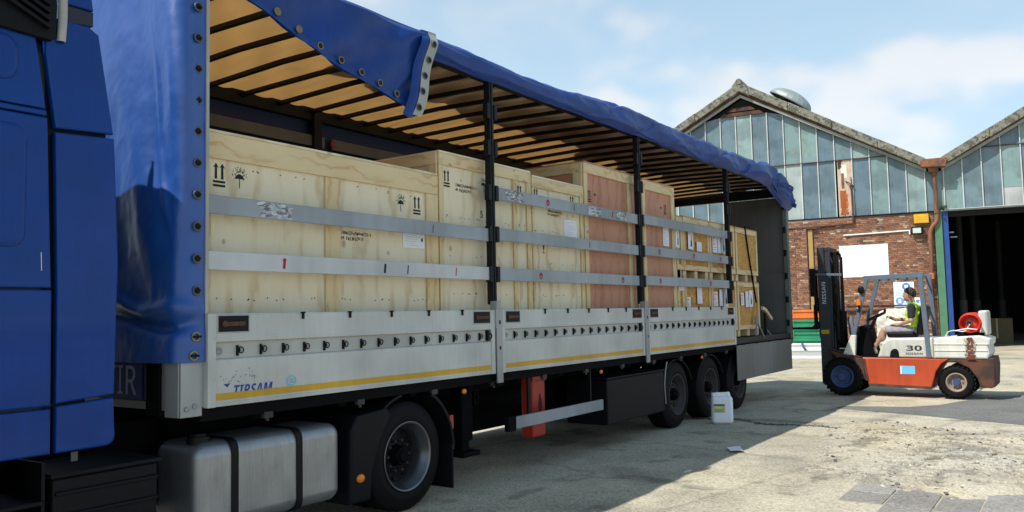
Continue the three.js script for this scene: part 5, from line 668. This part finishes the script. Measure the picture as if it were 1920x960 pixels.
  part('lips', new THREE.SphereGeometry(0.012, 12, 8).scale(0.7, 0.55, 1.7).translate(0.752, 1.842, 0), std({ color: C(0.30, 0.13, 0.10), roughness: 0.6 }), D);
}

// ------------------------------------------------------------------ brick workshop: local x along the front, z towards the yard
const BT = -R(80.83), BO = [32.25, 0, 0.321], toW = (x, y, z) => V(x, y, z).applyAxisAngle(V(0, 1, 0), BT).add(V(...BO)).toArray();
const under = (s, c) => 10.77 - 0.555 * Math.abs(s - c), ridge = (s, c) => 11.40 - 0.577 * Math.abs(s - c);
function gable(name, label, c, half, door) {
  const B = thing(name, label, 'workshop', BO, BT), a = c - half, b = c + half, DEEP = 24;
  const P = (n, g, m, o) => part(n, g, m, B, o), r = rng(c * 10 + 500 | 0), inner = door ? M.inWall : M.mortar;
  // roof: two corrugated sheets, lichen-covered verge pieces butted end to end
  for (const s of [-1, 1]) {
    const x0 = c, x1 = c + s * (half - 0.25);
    P('roof', sheet(2, 220, (u, v) => { const x = lerp(x0, x1, u); return [x, ridge(x, c) - 0.10 + 0.03 * Math.sin(v * 220 * 1.3), 0.28 - v * DEEP]; }, 7, 24), M.lichen);
    P('roof_underside', sheet(2, 2, (u, v) => { const x = lerp(x0, x1, u); return [x, ridge(x, c) - 0.22, 0.28 - v * DEEP]; }, 7, 24), M.lichen);
    const n = 4; for (let i = 0; i < n; i++) { const p = lerp(x0 + s * 0.28, x1, i / n), q = lerp(x0 + s * 0.28, x1, (i + 1) / n) - s * 0.014; const lift = (i % 2) * 0.022;
      P('verge_piece', ext(poly(s > 0 ? [[p, ridge(p, c) - 0.36 + lift], [q, ridge(q, c) - 0.36 + lift], [q, ridge(q, c) + lift], [p, ridge(p, c) + lift]] : [[q, ridge(q, c) - 0.36 + lift], [p, ridge(p, c) - 0.36 + lift], [p, ridge(p, c) + lift], [q, ridge(q, c) + lift]]), 0.22, 0.34 + lift, 0.025), M.lichen);
      P('verge_top', ext(poly(s > 0 ? [[p, ridge(p, c) - 0.10], [q, ridge(q, c) - 0.10], [q, ridge(q, c) + 0.03], [p, ridge(p, c) + 0.03]] : [[q, ridge(q, c) - 0.10], [p, ridge(p, c) - 0.10], [p, ridge(p, c) + 0.03], [q, ridge(q, c) + 0.03]]), -0.12, 0.22, 0.02), M.lichen); }
    const e = x1, p = x0; P('bargeboard', ext(poly(s > 0 ? [[p, under(p, c)], [e, under(e, c)], [e, under(e, c) + 0.20], [p, under(p, c) + 0.20]] : [[e, under(e, c)], [p, under(p, c)], [p, under(p, c) + 0.20], [e, under(e, c) + 0.20]]), 0.13, 0.19, 0.01), M.verge);
    P('soffit', ext(poly(s > 0 ? [[p, under(p, c) + 0.12], [e, under(e, c) + 0.12], [e, under(e, c) + 0.26], [p, under(p, c) + 0.26]] : [[e, under(e, c) + 0.12], [p, under(p, c) + 0.12], [p, under(p, c) + 0.26], [e, under(e, c) + 0.26]]), -0.05, 0.20, 0.004), M.rustDark);
  }
  P('ridge_cap', [ext(poly([[c - 0.42, ridge(c - 0.42, c) - 0.42], [c, ridge(c, c) - 0.40], [c + 0.42, ridge(c + 0.42, c) - 0.42], [c + 0.30, ridge(c + 0.3, c) + 0.05], [c + 0.10, ridge(c, c) + 0.10], [c - 0.10, ridge(c, c) + 0.12], [c - 0.30, ridge(c - 0.3, c) + 0.05]]), 0.10, 0.40, 0.04), cyl([c, ridge(c, c) + 0.02, 0.42], [c, ridge(c, c) + 0.02, -DEEP], 0.13, 0.13, 12)], M.lichen);
  // boarding under the ridge
  const top0 = 10.02; for (let i = 0; i < 3; i++) { const y = top0 + i * 0.20, w = (10.77 - 0.13 - y - 0.2) / 0.555; if (w > 0.1) P('gable_board', ext(poly([[c - w - 0.2, y], [c + w + 0.2, y], [c + w, y + 0.155], [c - w, y + 0.155]]), -0.03 - i * 0.01, 0.03 + (i % 2) * 0.03, 0.01), M.rustDark); }
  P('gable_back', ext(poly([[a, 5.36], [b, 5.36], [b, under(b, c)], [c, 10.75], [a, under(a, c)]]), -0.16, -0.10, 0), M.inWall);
  // glazing: panes between white bars, a transom half way
  const PITCH = 0.652, off = 0.325, TRANS = 7.70, sill = 5.37;
  const k0 = Math.ceil((a + 0.02 - off) / PITCH), k1 = Math.floor((b - 0.02 - off) / PITCH), edges = [a]; for (let k = k0; k <= k1; k++) edges.push(off + k * PITCH); edges.push(b);
  const tints = [[0.155, 0.235, 0.25], [0.125, 0.195, 0.225], [0.185, 0.285, 0.275], [0.21, 0.32, 0.30], [0.14, 0.215, 0.235], [0.25, 0.36, 0.335]];
  const paneM = tints.map(t => phys({ color: C(t[0] * 1.03, t[1] * 0.98, t[2] * 1.03), roughness: 0.34, map: TX.paneDirt, specularIntensity: 0.9, clearcoat: 0.2, clearcoatRoughness: 0.2 })), pale = phys({ color: C(0.40, 0.47, 0.44), roughness: 0.4, map: TX.grime }), greyP = std({ color: C(0.46, 0.47, 0.46), roughness: 0.7, map: TX.grime });
  for (let i = 0; i < edges.length - 1; i++) {
    const x0 = edges[i] + 0.004, x1 = edges[i + 1] - 0.004, u0 = under(x0, c) + 0.04, u1 = under(x1, c) + 0.04, mid = (x0 + x1) / 2; if (x1 - x0 < 0.05) continue;
    const cut = y => Math.min(y, top0 + 0.02), mt = () => paneM[Math.floor(r() * tints.length)];
    const quad = (y0, ya, yb, m, nm = 'pane') => { if (Math.min(ya, yb) - y0 < 0.05 && Math.max(ya, yb) - y0 < 0.15) return; const z = -0.05 + (r() - 0.5) * 0.006; const o = P(nm, ext(poly([[x0, y0], [x1, y0], [x1, Math.max(y0 + 0.02, yb)], [x0, Math.max(y0 + 0.02, ya)]]), z - 0.006, z, 0.001), m); o.rotation.y = 0; return o; };
    const isRust = !door && mid > -3.52 && mid < -2.92, isPale = !door && mid > -5.55 && mid < -4.9, isGrey = door && mid > 2.3 && mid < 2.95;
    if (Math.min(u0, u1) > TRANS + 0.05) { quad(TRANS + 0.02, cut(u0), cut(u1), mt()); if (isRust) continue; if (isGrey) { quad(sill, 6.08, 6.08, greyP, 'blank_panel'); quad(6.09, TRANS - 0.015, TRANS - 0.015, mt()); } else quad(sill, TRANS - 0.015, TRANS - 0.015, isPale ? pale : mt()); }
    else quad(sill, u0, u1, isRust ? M.rust : mt());
  }
  for (const x of edges.slice(1, -1)) { const t = Math.min(under(x, c) + 0.05, top0 + 0.02); if (t > sill + 0.1) P('glazing_bar', bx(x - 0.018, x + 0.018, sill, t, -0.05, 0.012, 0.004), M.mullion); }
  const tw = (10.77 + 0.02 - TRANS) / 0.555; P('transom', [bx(Math.max(a, c - tw), Math.min(b, c + tw), TRANS - 0.014, TRANS + 0.018, -0.05, 0.016)], M.rustDark);
  P('sill_flashing', [bx(a, b, 5.325, 5.372, -0.10, 0.075, 0.006)], door ? M.galv : M.rubber);
  // side and back walls
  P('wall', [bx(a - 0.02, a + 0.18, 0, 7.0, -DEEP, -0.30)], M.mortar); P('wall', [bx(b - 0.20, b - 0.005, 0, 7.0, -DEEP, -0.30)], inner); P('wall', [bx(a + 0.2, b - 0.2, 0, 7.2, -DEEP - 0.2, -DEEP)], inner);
  return { B, P, a, b, r };
}
function bricks(B, x0, x1, y0, y1, z, seed, skip) {
  const r = rng(seed), L = 0.225, H = 0.075, rowsN = Math.floor((y1 - y0) / H), per = Math.ceil((x1 - x0) / L) + 1, tf = new THREE.Object3D(), M4 = [], cols = [];
  for (let j = 0; j < rowsN; j++) { const head = j % 4 === 3, l = head ? L / 2 : L; for (let x = x0 - (j % 2 ? l / 2 : 0); x < x1; x += l) { const p = Math.max(x, x0), q = Math.min(x + l, x1); if (q - p < 0.03) continue; tf.position.set((p + q) / 2, y0 + (j + 0.5) * H, z + (r() - 0.5) * 0.008); tf.rotation.set(0, 0, (r() - 0.5) * 0.01); tf.scale.set(q - p - 0.011, H - 0.011, 0.05); tf.updateMatrix(); M4.push(tf.matrix.clone()); const t = r(), m = fbm((p + 30) * 0.9, j * 0.12, 3, seed), k = 0.72 + r() * 0.5; let c = mixc([0.33, 0.140, 0.080], [0.43, 0.225, 0.135], t); if (r() < 0.10) c = [0.20, 0.11, 0.085]; if (r() < 0.06) c = [0.60, 0.44, 0.30]; c = mulc(c, k * (0.75 + 0.5 * m)); cols.push(C(...c)); } }
  const im = new THREE.InstancedMesh(new THREE.BoxGeometry(1, 1, 1), M.brick, M4.length); M4.forEach((m, i) => { im.setMatrixAt(i, m); im.setColorAt(i, cols[i]); }); im.name = 'brick'; im.castShadow = im.receiveShadow = true; B.add(im); im.userData.kind = 'stuff'; return im;
}
const LEFT = gable('brick_workshop', 'left workshop with full gable, tall bluish panes over a red brick wall', -7.22, 7.21, false);
const RIGHT = gable('brick_workshop', 'right workshop with wide dark open doorway below the panes', 7.22, 7.21, true);
{
  const { B, P } = LEFT;
  P('brick_wall', bx(-14.4, -0.10, 0, 5.325, -0.30, -0.018), M.mortar); bricks(B, -5.25, -0.10, 0.02, 5.32, -0.008, 91); bricks(B, -8.6, -5.26, 0.02, 5.32, -0.008, 92);
  P('pilaster', bx(-5.25, -4.79, 0, 4.98, -0.02, 0.085), M.mortar); bricks(B, -5.25, -4.79, 0.02, 4.98, 0.09, 93);
  P('corbel', bx(-5.6, -2.95, 5.02, 5.325, -0.02, 0.05), M.mortar); bricks(B, -5.6, -2.95, 5.03, 5.32, 0.052, 94);
  // rusty blank sheet among the panes with stains, vent slot, and its drip pipe
  const pinkT = canvasTex(128, 512, (g, W, H) => { const r = rng(31); g.fillStyle = '#c3b3a4'; g.fillRect(0, 0, W, H); for (let i = 0; i < 500; i++) { const x = r() * W, y = r() * H; g.fillStyle = `rgba(${170 + r() * 50 | 0},${130 + r() * 50 | 0},${110 + r() * 40 | 0},0.35)`; g.fillRect(x, y, 3 + r() * 10, 8 + r() * 40); } g.fillStyle = '#a3582f'; g.fillRect(14, 275, 56, 160); for (let i = 0; i < 260; i++) { g.fillStyle = `rgba(${120 + r() * 60 | 0},${55 + r() * 30 | 0},25,0.4)`; const y = 270 + Math.pow(r(), 0.7) * 220; g.fillRect(14 + r() * 62, y, 2 + r() * 9, 6 + r() * 30); } g.fillStyle = '#cfd6c4'; g.fillRect(30, 40, 50, 120); g.fillStyle = '#54382a'; for (let i = 0; i < 60; i++) g.fillRect(4 + r() * 30, r() * 60, 2 + r() * 8, 2 + r() * 12); for (let i = 0; i < 40; i++) g.fillRect(r() * W, 470 + r() * 40, 4 + r() * 8, 2 + r() * 5); });
  const rp = P('rusty_panel', bx(-3.50, -2.94, 5.37, 7.69, -0.045, -0.028), std({ map: pinkT, roughness: 0.8 })); { const g = rp.geometry, u = g.attributes.uv, q = g.attributes.position; for (let i = 0; i < q.count; i++) u.setXY(i, (q.getX(i) + 3.5) / 0.56, (q.getY(i) - 5.37) / 2.32); }
  part('vent_slot', bx(-3.36, -3.27, 6.55, 7.15, -0.027, -0.005), M.rust, rp); part('torn_edge', [bx(-3.48, -3.40, 7.35, 7.68, -0.027, -0.006), bx(-3.40, -3.34, 7.55, 7.68, -0.027, -0.012)], M.rustDark, rp);
  P('drip_pipe', [tube([[-3.0, 6.55, 0.05], [-2.99, 6.2, 0.06], [-2.985, 5.5, 0.09], [-2.975, 5.10, 0.09]], 0.035, 24, 8), cyl([-2.975, 5.06, 0.09], [-5.3, 4.98, 0.10], 0.035), bx(-3.06, -2.93, 6.5, 6.62, -0.02, 0.06, 0.01)], M.rustDark); P('lamp_hook', [tube([[-3.2, 6.80, 0], [-3.05, 6.70, 0.10], [-2.98, 6.6, 0.05]], 0.02, 12, 6), tube([[-3.0, 6.95, 0.02], [-2.98, 6.70, 0.05], [-2.9, 6.55, 0.04]], 0.015, 12, 6)], M.rubber);
  P('yellow_pipe', [bx(-4.74, -4.56, 0.6, 4.92, 0.01, 0.10, 0.02)], std({ color: C(0.42, 0.27, 0.09), roughness: 0.8, map: TX.grime })); P('pipe_bracket', [bx(-4.80, -4.24, 4.93, 4.99, 0.02, 0.16, 0.01)], M.rustDark);
  P('wall_pipe', [cyl([-3.4, 1.55, 0.06], [-0.6, 1.55, 0.06], 0.05), cyl([-3.4, 1.75, 0.04], [-1.0, 1.73, 0.04], 0.02)], M.rustDark);
  // valley gutter, hopper and rainwater pipe
  P('gutter_hopper', [ext(poly([[-0.43, 7.05], [0.40, 7.0], [0.46, 7.28], [0.38, 7.36], [-0.42, 7.36], [-0.47, 7.28]]), 0.04, 0.50, 0.03), bx(-0.20, 0.15, 6.85, 7.04, 0.08, 0.34, 0.03)], M.rust);
  P('valley_gutter', bx(-0.30, 0.30, 7.10, 7.30, -24, 0.05), M.rustDark);
  P('rain_pipe', [tube([[0.0, 6.9, 0.20], [0.01, 6.2, 0.15], [0.02, 5.45, 0.15], [0.03, 5.20, 0.16], [0.0, 4.95, 0.16], [-0.17, 4.72, 0.16], [-0.245, 4.5, 0.15], [-0.25, 4.0, 0.14], [-0.27, 3.2, 0.14], [-0.285, 2.6, 0.14]], 0.075, 80, 12), cyl([0.0, 6.72, 0.19], [0.0, 6.86, 0.19], 0.10), cyl([0.02, 5.25, 0.155], [0.02, 5.37, 0.155], 0.10)], M.rust); P('rain_pipe', [cyl([-0.285, 2.6, 0.14], [-0.30, 0.5, 0.14], 0.062), cyl([-0.28, 2.72, 0.14], [-0.285, 2.5, 0.14], 0.105)], std({ color: C(0.55, 0.17, 0.05), roughness: 0.7, map: TX.rust })); P('pipe_joint', cyl([-0.27, 2.95, 0.14], [-0.28, 2.72, 0.14], 0.10), std({ color: C(0.62, 0.16, 0.05), roughness: 0.6 }));
  // roof ventilators
  for (const [x, z, sc] of [[-5.45, -2.2, 1], [-4.55, -6.2, 1]]) {
    const v = P('roof_ventilator', (() => { const g = new THREE.SphereGeometry(1, 22, 10, 0, Math.PI * 2, 0, Math.PI / 2); g.scale(1.0, 0.48, 0.80); g.rotateZ(-0.60); g.translate(x, ridge(x, -7.22) + 0.50, z); return g.toNonIndexed(); })(), std({ color: C(0.42, 0.48, 0.45), roughness: 0.5, metalness: 0.3, map: TX.grime, flatShading: true }));
    part('ventilator_neck', (() => { const g = new THREE.CylinderGeometry(0.55, 0.6, 0.7, 18); g.rotateZ(-0.3); g.translate(x, ridge(x, -7.22) + 0.15, z); return g; })(), M.rubber, v); part('ventilator_rim', (() => { const g = new THREE.TorusGeometry(0.86, 0.045, 8, 28); g.rotateX(Math.PI / 2); g.scale(1.14, 1, 0.92); g.rotateZ(-0.60); g.translate(x, ridge(x, -7.22) + 0.50, z); return g; })(), M.galv, v);
  }
}
{
  const { P } = RIGHT;
  P('door_post', bx(-0.08, 0.185, 0, 5.32, -0.30, 0.10, 0.008), M.green); P('door_track', bx(0.20, 0.40, 0, 5.30, -0.40, 0.02, 0.008), M.blueDoor); P('track_clip', [bx(0.44, 0.60, 4.50, 4.56, -0.5, -0.46), bx(0.46, 0.70, 4.32, 4.37, -0.5, -0.46)], M.galv);
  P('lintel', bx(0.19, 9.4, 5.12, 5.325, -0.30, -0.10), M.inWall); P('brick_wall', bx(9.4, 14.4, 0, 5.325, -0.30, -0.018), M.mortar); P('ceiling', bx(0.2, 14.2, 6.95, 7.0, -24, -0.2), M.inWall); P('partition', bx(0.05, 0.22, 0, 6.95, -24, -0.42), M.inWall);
  P('cable', cyl([0.30, 5.385, 0.09], [9, 5.385, 0.09], 0.012), M.mullion);
}
// things fixed to and standing by the wall, each placed on the front of the workshop
const onWall = (name, label, cat, x, y, z) => thing(name, label, cat, toW(x, y, z), BT);
{
  const s = onWall('notice_board', 'large blank white board on the brick wall', 'board', -2.665, 2.89, 0.0); part('sheet', bx(-0.895, 0.895, 0, 1.285, 0.005, 0.045, 0.004), std({ color: C(0.93, 0.93, 0.93), roughness: 0.4 }), s);
  const pict = (rows, seed) => std({ roughness: 0.6, map: canvasTex(160, 220, (g, W, H) => { g.fillStyle = '#e9eef4'; g.fillRect(0, 0, W, H); g.fillStyle = '#3f74b8'; g.beginPath(); g.arc(W * 0.62, 40, 32, 0, 7); g.fill(); g.fillStyle = '#e9eef4'; g.beginPath(); g.arc(W * 0.62, 44, 14, 0, 7); g.fill(); g.fillRect(W * 0.62 - 16, 26, 32, 8); g.fillStyle = '#9fb9d8'; for (let i = 0; i < 4; i++) g.fillRect(14, 84 + i * 11, W - 60 + (i % 2) * 30, 6); g.fillStyle = '#6f9fd4'; g.beginPath(); g.arc(44, 168, 34, 0, 7); g.fill(); g.beginPath(); g.arc(118, 168, 30, 0, 7); g.fill(); g.fillStyle = '#e9eef4'; g.fillRect(34, 150, 20, 36); g.fillRect(106, 154, 24, 26); }) });
  const n1 = onWall('safety_notice', 'white safety notice with blue symbols on the wall behind the driver', 'sign', -1.28, 1.66, 0.0); part('sheet', bx(-0.365, 0.365, 0, 0.98, 0.004, 0.022), M.white, n1); decal('print', 0.72, 0.97, pict(), n1, [0, 0.49, 0.0245]);
  const n2 = onWall('safety_notice', 'small white and blue notice right of the larger safety notice', 'sign', -0.74, 1.70, 0.0); part('sheet', bx(-0.17, 0.17, 0, 0.32, 0.004, 0.02), M.white, n2); decal('print', 0.33, 0.31, std({ roughness: 0.6, map: canvasTex(64, 64, (g) => { g.fillStyle = '#dfe8f0'; g.fillRect(0, 0, 64, 64); g.fillStyle = '#4f86c4'; g.beginPath(); g.arc(20, 30, 14, 0, 7); g.fill(); g.fillRect(40, 12, 18, 36); }) }), n2, [0, 0.16, 0.0225]);
  const y = onWall('junction_box', 'yellow box high on the brick wall beside the rainwater pipe', 'box', -0.53, 4.88, 0.0); part('box', bx(-0.29, 0.29, 0, 0.40, 0.0, 0.02, 0.004), M.blackMatt, y); part('lid', bx(-0.265, 0.265, 0.025, 0.385, 0.02, 0.14, 0.02), M.yellowBox, y);
  const f = onWall('floodlight', 'small floodlight on a long white conduit along the brick wall', 'lamp', -0.70, 4.62, 0.0); part('housing', [bx(-0.20, 0.22, -0.14, 0.15, 0.06, 0.24, 0.03), bx(-0.06, 0.06, -0.05, 0.05, 0.0, 0.08)], M.plastic, f); part('glass', bx(-0.15, 0.14, -0.10, 0.10, 0.236, 0.246, 0.004), std({ color: C(0.55, 0.62, 0.58), roughness: 0.2 }), f); part('conduit', [cyl([-0.28, 0.03, 0.06], [-2.68, -0.02, 0.06], 0.028), cyl([-0.26, 0.05, 0.06], [-0.26, -0.12, 0.07], 0.03)], M.white, f);
  const g = thing('weed', 'tuft of green weed growing from the pipe joint over the doorway', 'plant', toW(0.26, 5.36, 0.10)), lg = [], r = rng(4); for (let i = 0; i < 26; i++) { const l = new THREE.SphereGeometry(0.05, 6, 4).scale(1.3, 0.25, 0.7); l.rotateZ((r() - 0.5) * 1.6); l.rotateY(r() * 6); l.translate((r() - 0.5) * 0.32, (r() - 0.3) * 0.24, (r() - 0.5) * 0.2); lg.push(l); } part('leaves', lg, M.leaf, g); part('stem', [cyl([0, -0.05, 0], [0.05, 0.12, 0], 0.01), cyl([0, -0.05, 0], [-0.08, 0.1, 0.03], 0.01)], M.leaf, g);
}
{ // stacked crates on steel sections, wrapped bale
  const SR = BT + 0.02, at = [26.0, 0, -3.0];
  for (const [k, y, lab] of [[0, 0.0, 'lower white steel channel lying on the ground under the green boxes'], [1, 0.26, 'upper white steel channel lying under the green boxes']]) { const s = thing('steel_channel', lab, 'beam', [25.75, y, -2.6], SR); part('web', bx(-1.6, 1.25, 0.04, 0.235, 0.26, 0.28), M.white, s); part('flange', bx(-1.6, 1.25, 0.0, 0.04, 0.16, 0.40, 0.004), M.white, s); part('flange', bx(-1.6, 1.25, 0.20, 0.24, 0.16, 0.34, 0.004), M.white, s); part('bearer', [bx(-0.9, -0.8, -0.0, 0.04, -0.4, 0.1), bx(0.7, 0.8, 0.0, 0.04, -0.4, 0.1)], M.pine, s); if (k) part('hook', tube([[-0.55, 0.24, 0.36], [-0.50, 0.10, 0.42], [-0.42, 0.02, 0.42]], 0.035, 14, 8), M.hubBlue, s); }
  const bin = (lab, y, h, m) => { const b = thing('plastic_crate', lab, 'box', [25.9, y, -2.72], SR); part('wall', [bx(-0.75, 0.66, 0.02, h, 0.20, 0.235, 0.006), bx(-0.75, 0.66, 0.02, h, -0.60, -0.57, 0.006), bx(-0.75, -0.72, 0.02, h, -0.57, 0.2, 0.006), bx(0.63, 0.66, 0.02, h, -0.57, 0.2, 0.006), bx(-0.75, 0.66, 0, 0.03, -0.6, 0.23)], m, b); for (const q of [0.10, h - 0.035]) part('rim', bx(-0.78, 0.69, q - 0.03, q + 0.03, 0.236, 0.27, 0.006), m, b); return b; };
  bin('lower green plastic crate on the white steel channels', 0.50, 0.36, M.greenCrate); bin('upper green plastic crate under the orange lid crate', 0.865, 0.42, M.greenCrate); bin('orange plastic crate on top of the green ones', 1.29, 0.34, M.orangeCrate);
  const w = thing('wrapped_bale', 'pale plastic wrapped bale on a pallet behind the forklift', 'bale', [26.4, 0, -0.30], BT);
  part('wrap', nets((x, y, z) => { const a = Math.abs(x) - 0.50, b = Math.abs(y - 1.02) - 0.50, c = Math.abs(z) - 0.4; return Math.hypot(Math.max(a, 0), Math.max(b, 0), Math.max(c, 0)) + Math.min(0, Math.max(a, b, c)) - 0.09 + 0.05 * (fbm3(x * 4 + 3, y * 4, z * 4, 3, 9) - 0.5) + 0.005 * Math.sin((x + y * 1.4) * 24) + (x < 0 ? 0.12 * sstep(-0.2, -0.6, x) * sstep(1.2, 1.6, y) : 0); }, [-0.75, 0.36, -0.62], [0.75, 1.75, 0.62], 0.035), M.bale, w);
  part('pallet', [bx(-0.6, 0.6, 0.36, 0.42, -0.5, 0.5), bx(-0.6, -0.45, 0, 0.36, -0.5, 0.5), bx(0.45, 0.6, 0, 0.36, -0.5, 0.5), bx(-0.08, 0.08, 0, 0.36, -0.5, 0.5)], M.pine, w);
  const cb = thing('cardboard_box', 'brown cardboard box standing just inside the dark doorway', 'box', [39.0, 0, 1.58], BT); part('carton', bx(-0.62, 0.60, 0, 1.06, -0.4, 0.4, 0.01), M.card, cb); part('flap', bx(-0.62, 0.60, 1.06, 1.075, -0.4, 0.0), M.card, cb); part('tape_strip', bx(-0.03, 0.03, 0.2, 1.06, 0.4, 0.403), M.pine, cb);
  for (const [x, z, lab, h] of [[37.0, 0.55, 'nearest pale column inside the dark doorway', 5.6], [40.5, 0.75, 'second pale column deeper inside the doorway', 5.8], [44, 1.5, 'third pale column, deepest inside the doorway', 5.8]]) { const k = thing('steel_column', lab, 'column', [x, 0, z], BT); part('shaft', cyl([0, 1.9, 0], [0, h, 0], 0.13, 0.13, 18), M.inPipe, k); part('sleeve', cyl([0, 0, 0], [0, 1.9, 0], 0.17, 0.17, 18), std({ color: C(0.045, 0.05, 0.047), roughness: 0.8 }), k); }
}

renderer.render(scene, camera);
